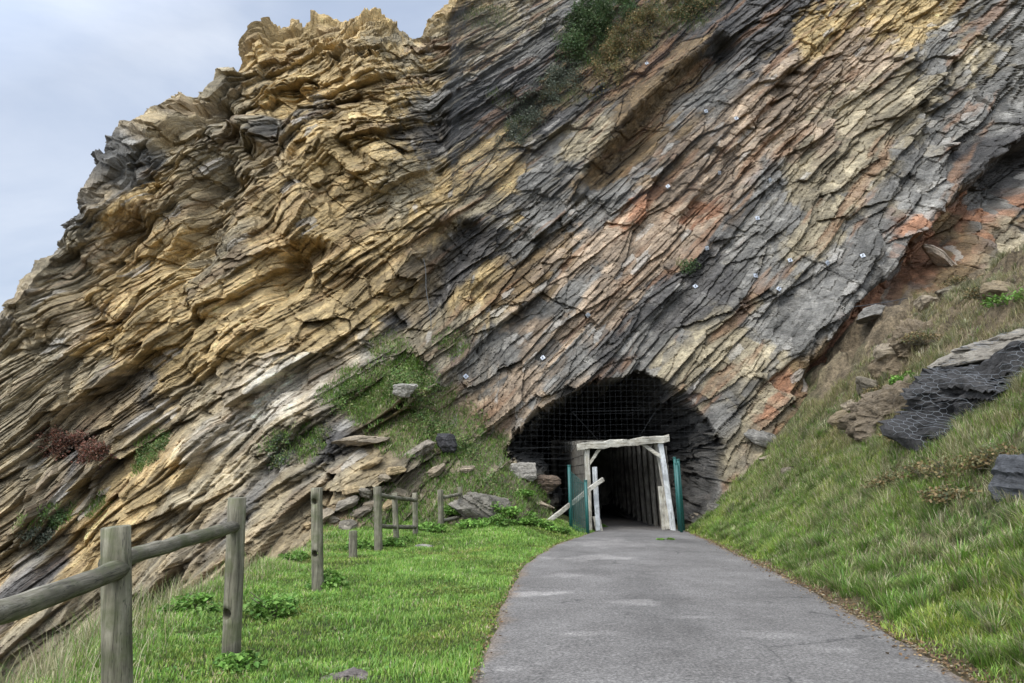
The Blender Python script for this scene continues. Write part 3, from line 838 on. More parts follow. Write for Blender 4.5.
def cliff_grass():
    tf = CL_TF.ravel(); P = CL_P.reshape(-1, 3); Nn = CL_N.reshape(-1, 3)
    idx = np.nonzero(tf > .08)[0]
    w = tf[idx]
    idx = idx[RNG.random(len(idx)) < .75 * w]
    lowz = P[idx][:, 2] < 5
    idx = np.concatenate([idx, idx, idx[lowz], idx[lowz]])
    n = len(idx)
    p = P[idx] + RNG.normal(0, .03, (n, 3)); nr = Nn[idx]
    hi = sstep(4, 9, p[:, 2])
    f = fbm2(p[:, 0] * 1.2, p[:, 2] * 1.2, 941, 3)
    H = (.07 + .12 * RNG.random(n)) * (1 + .5 * hi)
    C = pick(n, np.clip(.16 + .45 * hi + .4 * f, .05, .9)) * (.85 - .25 * hi)[:, None] * (1 + .25 * f)[:, None]
    ob = link("ledge_grass", blades_mesh("ledge_grass", p, H, .012 + .012 * RNG.random(n), RNG.random(n) * 6.283, .3 + .7 * RNG.random(n), C, nr), M_GRASS)
    tag(ob, "rough green and straw grass rooted on the rocky spur and ledges", "grass", kind="stuff")
cliff_grass()

# ------------------------------------------------------------------ placing helpers
def ground_at(px, py):
    rx, rz = ray(px, py)
    t = np.linspace(2.2, 34, 6000)
    gz = ground_z(rx * t, t)
    below = (EYE + rz * t) < gz
    k = int(np.argmax(below)) if below.any() else len(t) - 1
    return Vector((rx * t[k], t[k], float(gz[k])))
_V = CL_P.reshape(-1, 3)
_c, _s = math.cos(PITCH), math.sin(PITCH)
_dep = _V[:, 1] * _c + (_V[:, 2] - EYE) * _s
_upv = -_V[:, 1] * _s + (_V[:, 2] - EYE) * _c
_pu = 512 + F_PX * _V[:, 0] / _dep; _pv = 341.5 - F_PX * _upv / _dep
def cliff_at(px, py, r=2.0):
    m = np.nonzero((np.abs(_pu - px) < r) & (np.abs(_pv - py) < r))[0]
    k = m[np.argmin(_dep[m])]
    n = CL_N.reshape(-1, 3)[k]
    return Vector(_V[k]), Vector(n).normalized()
def surf_at(px, py):
    """the nearer of rock and ground along a sight line"""
    g = ground_at(px, py)
    try:
        p, _ = cliff_at(px, py)
        if p.y < g.y: return p
    except ValueError:
        pass
    return g

def bm_obj(name, bm, mat, parent=None, smooth=True, bevel=0.0):
    me = bpy.data.meshes.new(name)
    bmesh.ops.recalc_face_normals(bm, faces=bm.faces)
    bm.to_mesh(me); bm.free()
    if smooth:
        me.polygons.foreach_set("use_smooth", np.ones(len(me.polygons), bool))
    return link(name, me, mat, parent)

def add_beam(bm, a, b, w, h, up=(0, 0, 1), rough=0.0, seg=1, rs=1):
    """a squared timber from a to b with slightly uneven edges"""
    a = Vector(a); b = Vector(b)
    d = (b - a); L = d.length; d.normalize()
    upv = Vector(up)
    side = d.cross(upv)
    if side.length < 1e-3: side = d.cross(Vector((1, 0, 0)))
    side.normalize(); up2 = side.cross(d).normalized()
    rr = random.Random(rs)
    rings = []
    bev = min(w, h) * .12
    prof = [(-w/2+bev, -h/2), (w/2-bev, -h/2), (w/2, -h/2+bev), (w/2, h/2-bev), (w/2-bev, h/2), (-w/2+bev, h/2), (-w/2, h/2-bev), (-w/2, -h/2+bev)]
    for i in range(seg + 1):
        c = a + d * (L * i / seg)
        jx = rr.uniform(-rough, rough); jy = rr.uniform(-rough, rough)
        rings.append([bm.verts.new(c + side * (x + jx + rr.uniform(-rough, rough) * .6) + up2 * (y + jy + rr.uniform(-rough, rough) * .6)) for x, y in prof])
    for r0, r1 in zip(rings, rings[1:]):
        for k in range(8):
            bm.faces.new((r0[k], r0[(k + 1) % 8], r1[(k + 1) % 8], r1[k]))
    bm.faces.new(rings[0][::-1]); bm.faces.new(rings[-1])

def add_tube(bm, pts, r, n=8, caps=True, rough=0.0, rs=3, flat=None):
    rr = random.Random(rs)
    pts = [Vector(p) for p in pts]
    rings = []
    ref = None
    for i, p in enumerate(pts):
        d = (pts[min(i + 1, len(pts) - 1)] - pts[max(i - 1, 0)]).normalized()
        if ref is None or abs(ref.dot(d)) > .95:
            ref = Vector((0, 0, 1)) if abs(d.z) < .9 else Vector((1, 0, 0))
        s1 = d.cross(ref).normalized(); s2 = s1.cross(d).normalized()
        ri = r[i] if isinstance(r, (list, tuple)) else r
        rings.append([bm.verts.new(p + (s1 * math.cos(2*math.pi*k/n) + s2 * math.sin(2*math.pi*k/n)) * ri * (1 + rr.uniform(-rough, rough))) for k in range(n)])
    for r0, r1 in zip(rings, rings[1:]):
        for k in range(n):
            bm.faces.new((r0[k], r0[(k + 1) % n], r1[(k + 1) % n], r1[k]))
    if caps:
        bm.faces.new(rings[0][::-1]); bm.faces.new(rings[-1])

def rods_mesh(name, A, B, r):
    """many thin three-sided wires as one mesh"""
    A = np.asarray(A, float); B = np.asarray(B, float)
    d = B - A; d /= np.linalg.norm(d, axis=1, keepdims=True) + 1e-9
    ref = np.where(np.abs(d[:, 2:3]) < .9, np.array([[0, 0, 1.]]), np.array([[1., 0, 0]]))
    s1 = np.cross(d, ref); s1 /= np.linalg.norm(s1, axis=1, keepdims=True)
    s2 = np.cross(s1, d)
    V = []
    for P in (A, B):
        for k in range(3):
            a = 2 * math.pi * k / 3
            V.append(P + (s1 * math.cos(a) + s2 * math.sin(a)) * r)
    V = np.stack(V, 1).reshape(-1, 3)
    i = np.arange(len(A)) * 6
    q = np.concatenate([np.stack([i + k, i + (k + 1) % 3, i + 3 + (k + 1) % 3, i + 3 + k], -1) for k in range(3)])
    return mesh_np(name, V, [q], smooth=True)

# ------------------------------------------------------------------ loose rocks
def rock_mesh(size, seed, col, sub=4, planes=14, layers=.05, dip=(0, 0, 1), rough=.075, keep=(.62, .95), boxy=0.0, lamp=1.0):
    rr = np.random.default_rng(seed)
    bm = bmesh.new(); bmesh.ops.create_icosphere(bm, subdivisions=sub, radius=1.0)
    V = np.array([v.co[:] for v in bm.verts]); Fc = np.array([[l.vert.index for l in f.loops] for f in bm.faces]); bm.free()
    if boxy: V = np.sign(V) * np.abs(V) ** (1 - boxy); V = V * .85
    V = V * 1.25
    for k in range(planes):
        n = rr.normal(size=3); n[2] *= 1.0; n /= np.linalg.norm(n)
        d = rr.uniform(*keep)
        ex = np.maximum(V @ n - d, 0)
        V = V - ex[:, None] * n * .96
    for n in ((0, 0, 1), (0, 0, -1)):
        ex = np.maximum(V @ np.array(n, float) - .78, 0); V = V - ex[:, None] * np.array(n, float)
    nrm = V / np.linalg.norm(V, axis=1, keepdims=True)
    S = np.array(size)
    Q = V * S
    f = fbm2(Q[:, 0] * 2.3 / S.max() + Q[:, 2] * 1.1 + seed, Q[:, 1] * 2.3 / S.max() - Q[:, 2] * 1.7, seed, 4)
    f2 = fbm2(Q[:, 0] * 9 / S.max() + Q[:, 2] * 4, Q[:, 1] * 9 / S.max() + Q[:, 2] * 5, seed + 3, 3)
    Q = Q + nrm * (f * rough * 1.2 + f2 * rough * .6)[:, None] * S.mean()
    lay = 0
    if layers:
        h = Q @ np.array(dip, float) + .05 * f * S.mean()
        bo = np.cumsum(layers * (.35 + 1.3 * rr.random(200))) - layers * 60
        li = np.clip(np.searchsorted(bo, h) - 1, 0, 198)
        fr = (h - bo[li]) / (bo[li + 1] - bo[li])
        side = nrm - (nrm @ np.array(dip, float))[:, None] * np.array(dip, float)
        Q = Q + side * (layers * lamp * (.9 * (rnd(li, seed) - .5) + .35 * (1 - fr)))[:, None]
        lay = rnd(li, seed + 5) - .5
    C = np.array(col)[None, :] * np.exp(.22 * f + .2 * f2 + .5 * lay)[:, None]
    return mesh_np("rock", Q, [Fc], np.clip(C, .01, .8))

def rock(name, loc, size, seed, col, label, cat="rock", rot=(0, 0, 0), group=None, **kw):
    o = link(name, rock_mesh(size, seed, col, **kw), M_ROCK)
    o.location = loc; o.rotation_euler = [math.radians(a) for a in rot]
    return tag(o, label, cat, group)

c_grey, c_tan, c_pale, c_dark, c_och = (.215, .195, .16), (.30, .24, .16), (.36, .33, .27), (.06, .056, .054), (.36, .265, .14)
p = surf_at(405, 394); rock("boulder", p + Vector((0, -.1, .12)), (.42, .35, .26), 5, c_pale, "rounded pale grey boulder alone on the green top of the spur", "boulder")
p = surf_at(447, 446); rock("boulder", p + Vector((0, -.1, .10)), (.26, .3, .36), 9, c_dark, "dark upright block of stone on the spur's turf above the fence remnants", "boulder")
p = surf_at(361, 441); rock("flat_rock", p + Vector((0, -.25, .06)), (.75, .6, .15), 13, c_tan, "broad flat slab jutting over a small hollow on the spur", "slab", (4, -6, 5), planes=9)
p = surf_at(373, 463); rock("flat_rock", p + Vector((0, -.1, .05)), (.34, .3, .12), 17, c_och, "small ochre slab tilted below the hollow on the spur", "slab", (0, -30, 10), planes=9)
p = surf_at(482, 512); rock("boulder", p + Vector((0, 0, .05)), (.75, .6, .5), 21, (.22, .195, .15), "largest grey bedded boulder behind the two-post fence remnant", "boulder", (0, 12, 0), layers=.12, dip=(.3, 0, .95), sub=5)
p = surf_at(418, 450); rock("flat_rock", p + Vector((0, .1, -.05)), (.55, .4, .22), 25, (.25, .21, .155), "brownish slab sloping down the spur beneath the dark block", "slab", (0, -32, 0), layers=.1, sub=5)
p = surf_at(433, 470); rock("flat_rock", p + Vector((0, .05, -.02)), (.36, .3, .14), 29, c_tan, "tan slab lying on edge in the grass above the three-post fence", "slab", (10, -30, 0), planes=10)
p = surf_at(466, 468); rock("boulder", p + Vector((0, -.05, .02)), (.18, .2, .12), 33, c_tan, "small pale stone set in the turf beneath the dark block", "stone", planes=10)
p = surf_at(524, 471); rock("boulder", p + Vector((.1, -.1, 0)), (.46, .5, .36), 37, (.29, .26, .21), "pale square-cut boulder at the tunnel mouth's lower lip", "boulder", (0, 0, 15))
p = surf_at(548, 504); rock("flat_rock", p + Vector((-.2, -.25, 0)), (.62, .45, .16), 41, c_tan, "tan wedge of rock pointing into the tunnel mouth by the leaning plank", "slab", (0, 26, 0), planes=9)
p = surf_at(540, 485); rock("boulder", p + Vector((.15, .3, 0)), (.45, .4, .38), 45, (.17, .12, .08), "brown block of rock just inside the tunnel mouth", "boulder")
p = ground_at(351, 681); rock("stone", p + Vector((0, 0, .01)), (.17, .12, .075), 49, (.24, .20, .17), "brownish stone half sunk in the lawn near the path edge", "stone", rough=.09)
p = ground_at(691, 520); rock("stone", p + Vector((.1, 0, .1)), (.17, .17, .15), 53, c_tan, "round tan stone at the foot of the green gate posts", "stone")
p = ground_at(712, 512); rock("stone", p + Vector((.1, 0, .08)), (.26, .2, .2), 57, c_grey, "grey stone on the bank toe just inside the tunnel's shade", "stone")
p = ground_at(388, 546); rock("stone", p + Vector((0, 0, .05)), (.14, .12, .07), 61, c_pale, "small whitish stone in the grass before the three-post fence", "stone")
p = ground_at(424, 548); rock("stone", p + Vector((0, 0, .03)), (.22, .1, .05), 63, c_pale, "low pale stone almost hidden in the grass right of the three-post fence", "stone")

# the outcrop on the right bank
out_dark = rock("rock_outcrop", (8.95, 12.75, 1.95), (2.1, 1.6, 1.62), 71, (.055, .051, .046), "dark slaty bedded outcrop draped with hexagonal wire netting on the bank", "outcrop", (0, -15, -12), layers=.30, dip=(-.12, -.2, .97), sub=6, planes=24, keep=(.70, 1.15), rough=.12, boxy=.5, lamp=1.0)
out_cap = rock("flat_rock", (9.45, 12.95, 3.36), (1.8, 1.5, .26), 75, (.27, .235, .18), "long buff slab capping the dark netted outcrop", "slab", (6, -15, -12), layers=.10, sub=6, planes=18, keep=(.78, 1.2), rough=.09, boxy=.5, lamp=1.2)
out_low = rock("flat_rock", (7.95, 11.75, 1.30), (1.35, .95, .70), 79, (.21, .17, .135), "brownish grey sloping rock below the dark netted outcrop", "slab", (-10, -32, -10), layers=.15, sub=6, planes=18, keep=(.74, 1.15), rough=.12, boxy=.4, lamp=1.1)
q_ = ground_at(908, 405)
rock("rock_outcrop", q_ + Vector((.25, .35, -.25)), (1.15, 1.0, .75), 73, (.17, .13, .082), "earthy brown rock mass embedded in the bank beside the dark netted outcrop", "outcrop", (0, -28, 10), layers=.16, dip=(-.2, -.2, .95), sub=6, planes=22, keep=(.7, 1.1), rough=.16, boxy=.3, lamp=1.1)
q_ = ground_at(925, 335)
rock("rock_outcrop", q_ + Vector((.2, .3, -.3)), (1.3, 1.0, .75), 76, (.20, .15, .09), "ochre-brown rock mass embedded in the bank below the red undercut", "outcrop", (0, -24, 20), layers=.18, dip=(-.2, -.2, .95), sub=6, planes=22, keep=(.7, 1.1), rough=.18, boxy=.3, lamp=1.1)
out_edge = rock("boulder", at(1030, 495, 8.6) + Vector((.12, .2, -.02)), (.40, .5, .55), 83, (.10, .10, .10), "dark grey boulder cut by the picture edge on the right bank", "boulder", (0, 8, 0), layers=.1, sub=5)
rock("boulder", surf_at(872, 322) + Vector((0, -.1, .1)), (.5, .5, .3), 87, c_grey, "grey angular block lodged under the red overhang", "boulder", (0, -20, 0), planes=9)
rock("boulder", surf_at(760, 440) + Vector((0, -.1, .05)), (.45, .4, .3), 91, c_grey, "grey block at the cliff foot where the bank meets the tunnel side", "boulder", (0, 15, 0))
rock("flat_rock", surf_at(936, 262) + Vector((0, -.3, .0)), (.75, .45, .16), 95, (.42, .34, .25), "pale pink slab leaning in the red undercut at the top of the bank", "slab", (0, 40, 0), planes=8)
rr_ = random.Random(4)
spots = [(770,457),(790,470),(842,418),(852,404),(868,386),(880,362),(925,302),(950,292),(1004,290),(893,352)]
for i, (px, py) in enumerate(spots):
    q = ground_at(px, py); k = rr_.uniform(.7, 1.4)
    rock("rock", q + Vector((0, 0, -.05)), (.30 * k, .27 * k, .20 * k), 200 + i, [c_tan, c_grey, (.25, .19, .11)][i % 3] if i % 3 != 1 else (.23, .19, .13), "angular weathered rock poking out of the dry upper bank", "rock", (rr_.uniform(-20, 20), rr_.uniform(-25, 25), rr_.uniform(0, 90)), group="small rocks in the right bank", planes=11)
spots = [(395,470),(386,478),(378,490),(366,492),(352,490),(372,505),(360,512),(347,505),(388,505),(398,492),(335,520),(350,525),(310,525),(322,515)]
for i, (px, py) in enumerate(spots):
    q = surf_at(px, py); k = rr_.uniform(.7, 1.3)
    rock("rubble_stone", q + Vector((0, -.05, .03)), (.24 * k, .2 * k, .13 * k), 300 + i, [c_och, c_tan, (.27, .22, .155), (.24, .205, .15)][i % 4], "fallen stone in the rubble slide behind the broken fence", "stone", (rr_.uniform(-20, 20), rr_.uniform(-35, 15), rr_.uniform(0, 90)), group="fallen stones on the rubble slide", planes=11)

# ------------------------------------------------------------------ hexagonal netting over the outcrop
from mathutils.bvhtree import BVHTree
bpy.context.view_layer.update()
def world_bvh(obs):
    V = []; Fs = []
    for o in obs:
        b0 = len(V); mw = o.matrix_world
        V += [mw @ v.co for v in o.data.vertices]
        Fs += [tuple(b0 + k for k in f.vertices) for f in o.data.polygons]
    return BVHTree.FromPolygons(V, Fs)
def hex_netting():
    bvh = world_bvh([out_dark, out_cap, out_low])
    a = .056
    A = []; B = []
    org = Vector((6.3, 12.0, 1.0)); ux = Vector((1, .05, 0)).normalized(); uz = Vector((0, .25, 1)).normalized()
    def hit(i, j, dx, dz):
        u = i * a * 1.5 + dx; v = j * a * math.sqrt(3) + dz
        p0 = org + ux * u + uz * v
        h, n, k, d = bvh.ray_cast(p0 - Vector((0, 2.0, 0)), Vector((.0, 1, -.05)), 6)
        gy = None
        if h is None:
            return None
        sag = .04 + .07 * math.sin(u * 3 + v) ** 2
        return h + Vector((0, -sag, .02))
    memo = {}
    def P(key):
        if key not in memo:
            x, y = key[0] * .001, key[1] * .001
            memo[key] = hit(0, 0, x, y)
        return memo[key]
    for i in range(-4, 58):
        for j in range(-3, 36):
            cx = i * a * 1.5; cz = (j + (.5 if i % 2 else 0)) * a * math.sqrt(3)
            cs = [(round((cx + a * math.cos(math.radians(60 * k))) * 1000), round((cz + a * math.sin(math.radians(60 * k))) * 1000)) for k in range(6)]
            for k in range(3):
                p, q = P(cs[k]), P(cs[k + 1])
                if p is not None and q is not None and (p - q).length < .45:
                    A.append(p[:]); B.append(q[:])
    o = link("rockfall_netting", rods_mesh("rockfall_netting", A, B, .0026), M_WIRE)
    tag(o, "hexagonal galvanised wire netting stretched over the dark outcrop", "netting")
hex_netting()

# ------------------------------------------------------------------ wooden fence
def fence_post(bm, base, top, r, n=20, flat=.0, rs=1, hole=None):
    rr = random.Random(rs)
    base = Vector(base); top = Vector(top)
    pts = [base.lerp(top, k / 10) for k in range(11)]
    lob = [1 + rr.uniform(-.05, .05) for _ in range(n)]
    rings = []
    d = (top - base).normalized(); s1 = d.cross(Vector((0, 1, 0))).normalized(); s2 = s1.cross(d)
    for i, p in enumerate(pts):
        rk = r * (1.03 - .03 * i / 10) * (1 + rr.uniform(-.012, .012))
        rings.append([bm.verts.new(p + (s1 * math.cos(2*math.pi*k/n) + s2 * math.sin(2*math.pi*k/n)) * rk * lob[k]) for k in range(n)])
    rings.append([bm.verts.new(top + d * r * .05 + (v.co - top) * .9) for v in rings[-1]])
    for r0, r1 in zip(rings, rings[1:]):
        for k in range(n): bm.faces.new((r0[k], r0[(k + 1) % n], r1[(k + 1) % n], r1[k]))
    bm.faces.new(rings[0][::-1]); bm.faces.new(rings[-1])

def cut_hole(o, c, d, r):
    """drills the rail hole right through a post"""
    bm = bmesh.new()
    d = Vector(d).normalized()
    add_tube(bm, [Vector(c) - d * .25, Vector(c) + d * .25], r, 18)
    me = bpy.data.meshes.new("hole_cutter"); bmesh.ops.recalc_face_normals(bm, faces=bm.faces); bm.to_mesh(me); bm.free()
    co = bpy.data.objects.new("hole_cutter", me); COL.objects.link(co); co.location = o.parent.location
    md = o.modifiers.new("hole", 'BOOLEAN'); md.operation = 'DIFFERENCE'; md.object = co; md.solver = 'EXACT'
    bpy.context.view_layer.update()
    dg = bpy.context.evaluated_depsgraph_get()
    nm = bpy.data.meshes.new_from_object(o.evaluated_get(dg))
    o.modifiers.clear(); o.data = nm
    bpy.data.objects.remove(co)

def local(root, p): return Vector(p) - root.location
def part_post(root, bpx, tpx, d, r, rs, name="post", below=.4):
    b = at(*bpx, d); t = at(*tpx, d)
    b = b + (b - t).normalized() * below
    bm = bmesh.new(); fence_post(bm, local(root, b), local(root, t), r, rs=rs)
    return bm_obj(name, bm, M_POST, root, smooth=True)
def part_rail(root, pts, r, rs, name="rail"):
    P = [local(root, p) for p in pts]
    Q = []
    for a, b in zip(P, P[1:]):
        for k in range(8): Q.append(a.lerp(b, k / 8))
    Q.append(P[-1])
    rr = random.Random(rs)
    Q = [q + Vector((0, 0, rr.uniform(-.004, .004))) for q in Q]
    bm = bmesh.new(); add_tube(bm, Q, [r * (1 + rr.uniform(-.04, .04)) for _ in Q], 14, rough=.03, rs=rs)
    return bm_obj(name, bm, M_RAIL, root)

gz = lambda x, y: float(ground_z(np.array([x]), np.array([y]))[0])
fx = at(117, 600, 4.0)
f1 = empty("wooden_fence", (fx.x, fx.y, gz(fx.x, fx.y)))
tag(f1, "weathered round-post fence with its sloping rails, nearest the camera on the verge", "fence")
P1 = part_post(f1, (118.5, 750), (116.5, 527), 4.0, .073, 1)
P2 = part_post(f1, (231, 655), (237, 498), 6.0, .070, 2)
P0 = part_post(f1, (-230, 930), (-232, 512), 2.0, .073, 3)
part_rail(f1, [at(-225, 660, 2.0), at(0, 613, 3.0), at(121, 569, 4.0)], .050, 4)
part_rail(f1, [at(106, 564, 4.05), at(180, 542, 4.9), at(236, 526, 6.0)], .046, 5)
cut_hole(P2, local(f1, at(232, 612, 6.0)), (.35, 1, 0), .043)

fx = at(316, 560, 9.8)
f2 = empty("fence_post", (fx.x, fx.y, gz(fx.x, fx.y)))
tag(f2, "lone round wooden post with two empty rail holes standing on the verge", "fence post")
P3 = part_post(f2, (317.5, 577), (316.5, 488), 9.8, .073, 6)
cut_hole(P3, local(f2, at(317, 501, 9.8)), (.3, 1, 0), .042)
cut_hole(P3, local(f2, at(317.5, 553, 9.8)), (.3, 1, 0), .042)

fx = at(353, 546, 13.5)
f3 = empty("post_stump", (fx.x, fx.y, gz(fx.x, fx.y)))
tag(f3, "short sawn-off post stump in the grass between lone post and fence remnant", "stump")
part_post(f3, (353, 548), (353, 531), 13.5, .075, 7)

fx = at(396, 542, 15.6)
f4 = empty("wooden_fence", (fx.x, fx.y, gz(fx.x, fx.y)))
tag(f4, "broken fence remnant of three posts and two mossy rails before the rubble slide", "fence")
part_post(f4, (378.5, 546), (377.5, 487), 15.2, .080, 8)
part_post(f4, (396.5, 543), (394.5, 493), 16.2, .060, 9)
part_post(f4, (415.5, 538), (415, 493), 17.2, .062, 10)
part_rail(f4, [at(379, 495, 15.2), at(396, 498, 16.2), at(416, 500, 17.2)], .045, 11)
part_rail(f4, [at(379, 526, 15.2), at(396, 527, 16.2), at(416, 527, 17.2)], .045, 12)
fx = at(450, 532, 19.0)
f5 = empty("wooden_fence", (fx.x, fx.y, gz(fx.x, fx.y)))
tag(f5, "small fence remnant of two posts and two rails by the grey boulder", "fence")
part_post(f5, (441, 534), (440.5, 490), 18.4, .070, 13)
part_post(f5, (461, 526), (460, 487), 19.4, .062, 14)
part_rail(f5, [at(441, 498, 18.4), at(461, 494, 19.4)], .045, 15)
part_rail(f5, [at(441, 521, 18.4), at(461, 517, 19.4)], .045, 16)

# ------------------------------------------------------------------ timber portal and lining
FD = 21.8
fc = at(630, 525, FD)
tf_ = empty("timber_portal", (fc.x, fc.y, float(zpath(np.float64(fc.y)))))
tag(tf_, "bleached timber portal frame with boarded lining leading into the dark tunnel", "tunnel frame")
def tb(name, a, b, w, h, mat, rs, up=(0, 1, 0), rough=.008, seg=6):
    bm = bmesh.new(); add_beam(bm, local(tf_, a), local(tf_, b), w, h, up, rough, seg, rs)
    return bm_obj(name, bm, mat, tf_, smooth=False)
down = Vector((0, 0, -.12))
tb("lintel", at(577, 447, FD - .12), at(669, 438.5, FD - .12), .20, .135, M_TIMBER_H, 1, rough=.022, seg=14)
tb("post", at(586.5, 448, FD), at(590, 527, FD) + down, .15, .15, M_TIMBER, 2)
tb("post", at(660, 440, FD), at(673, 526, FD) + down, .15, .15, M_WHITEWOOD, 3)
tb("stud", at(655.5, 443, FD + .25), at(665, 492, FD + .25), .10, .10, M_TIMBER, 4)
tb("brace", at(589, 464, FD - .02), at(601, 447, FD - .02), .09, .09, M_TIMBER_H, 5)
tb("brace", at(641, 443, FD - .02), at(662.5, 458, FD - .02), .10, .09, M_TIMBER_H, 6)
tb("board", at(663, 486, FD + .05), at(667, 525, FD + .05) + down, .30, .05, M_TIMBER, 7)
tb("board", at(596, 516, FD - .15), at(600, 533, FD - .3), .20, .05, M_TIMBER, 8)
lft, rgt = at(587, 450, FD).x, at(663, 450, FD).x
zt_, zb_ = at(620, 446, FD).z, float(zpath(np.float64(FD)))
rb = at(671, 525, FD).x
nset = 12
for k in range(1, nset):
    y = FD + k * 1.05
    drop = -.01 * k
    z0 = float(zpath(np.float64(y)))
    tb("stud", Vector((rgt - .02, y, zt_)), Vector((rb - .02, y, z0 - .1)), .13, .13, M_LINING, 20 + k, seg=3)
    tb("stud", Vector((lft, y, zt_)), Vector((lft + .1, y, z0 - .1)), .13, .13, M_LINING, 40 + k, seg=3)
    tb("cross_beam", Vector((lft - .1, y, zt_ + .06)), Vector((rgt + .1, y, zt_ + .06)), .13, .13, M_LINING, 60 + k, seg=3)
yE = FD + nset * 1.05
for nm, xa, xb, off in (("wall_boards", rgt, rb, .10), ("wall_boards", lft, lft + .1, -.10)):
    bm = bmesh.new(); nb = 9
    for k in range(nb):
        f0 = (k + .5) / nb
        x = xa + (xb - xa) * f0 + off; h = (zt_ - zb_) / nb
        z = zt_ - (zt_ - zb_) * f0
        add_beam(bm, local(tf_, Vector((x, FD + .08, z))), local(tf_, Vector((x, yE, z - .6))), h * .97, .03, (1, 0, 0), .004, 6, 100 + k)
    bm_obj(nm, bm, M_LINING, tf_, smooth=False)
bm = bmesh.new()
for k in range(10):
    x = lft + (rgt - lft) * (k + .5) / 10
    add_beam(bm, local(tf_, Vector((x, FD + .02, zt_ + .15))), local(tf_, Vector((x, yE, zt_ + .15))), .225, .03, (0, 0, 1), .004, 6, 130 + k)
bm_obj("roof_boards", bm, M_LINING, tf_, smooth=False)
bm = bmesh.new()
add_beam(bm, local(tf_, Vector(((lft + rgt) / 2, yE + .05, zb_ - 1.2))), local(tf_, Vector(((lft + rgt) / 2, yE + .05, zt_ + .2))), rgt - lft + .8, .05, (0, 1, 0), 0, 1, 160)
bm_obj("end_boards", bm, M_LINING, tf_, smooth=False)

bm = bmesh.new(); add_beam(bm, at(594.5, 467, FD - .35) , at(598, 526, FD - .35) + down, .13, .10, (0, 1, 0), .006, 6, 9)
o = bm_obj("wooden_post", bm, M_WHITEWOOD, None, smooth=False)
tag(o, "white painted upright post standing before the portal's bleached jamb", "post")
bm = bmesh.new(); add_beam(bm, at(545, 524, 20.6), at(603, 479, FD - .48), .12, .07, (0, 1, .2), .01, 8, 10)
o = bm_obj("plank", bm, M_TIMBER_H, None, smooth=False)
tag(o, "long bare plank leaning from the grass against the white post", "plank")

# green mesh fence pieces each side of the portal
def green_fence(name, label, cat, posts, dd, lean=0):
    b0 = at(*posts[0][0], dd)
    root = empty(name, (b0.x, b0.y, gz(b0.x, b0.y))); tag(root, label, cat)
    ends = []
    for i, (bp, tp, d) in enumerate(posts):
        b = at(*bp, d); t = at(*tp, d)
        bm = bmesh.new(); add_tube(bm, [local(root, b + (b - t) * .15), local(root, t)], .045, 12)
        add_tube(bm, [local(root, t), local(root, t + (t - b).normalized() * .03)], .052, 12)
        bm_obj("post", bm, M_GREEN, root); ends.append((b, t))
    A = []; B = []
    for (b0, t0), (b1, t1) in zip(ends, ends[1:]):
        nu = max(4, int((b1 - b0).length / .055)); nv = 34
        for i in range(nu + 1):
            f = i / nu; bow = Vector((0, -.10 * math.sin(math.pi * f), 0))
            A.append(local(root, b0.lerp(b1, f) + bow)); B.append(local(root, t0.lerp(t1, f) * .93 + b0.lerp(b1, f) * .07 + bow))
        for j in range(nv + 1):
            g = j / nv * .93
            for i in range(nu):
                f, f2 = i / nu, (i + 1) / nu
                A.append(local(root, b0.lerp(b1, f).lerp(t0.lerp(t1, f), g) + Vector((0, -.10 * math.sin(math.pi * f), 0))))
                B.append(local(root, b0.lerp(b1, f2).lerp(t0.lerp(t1, f2), g) + Vector((0, -.10 * math.sin(math.pi * f2), 0))))
    link("mesh_panel", rods_mesh("mesh_panel", A, B, .006), M_GREEN, root)
green_fence("mesh_fence", "dark green steel posts with green wire panel beside the leaning plank", "fence", [((571, 531), (569, 466), 20.9), ((588, 533), (585.5, 481), 20.6)], 20.9)
green_fence("mesh_gate", "folded green mesh gate standing against the portal's right jamb", "gate", [((679, 522), (674.5, 458), 21.5), ((683, 521), (678, 460), 21.2), ((681, 524), (676.5, 464), 20.9)], 21.4)

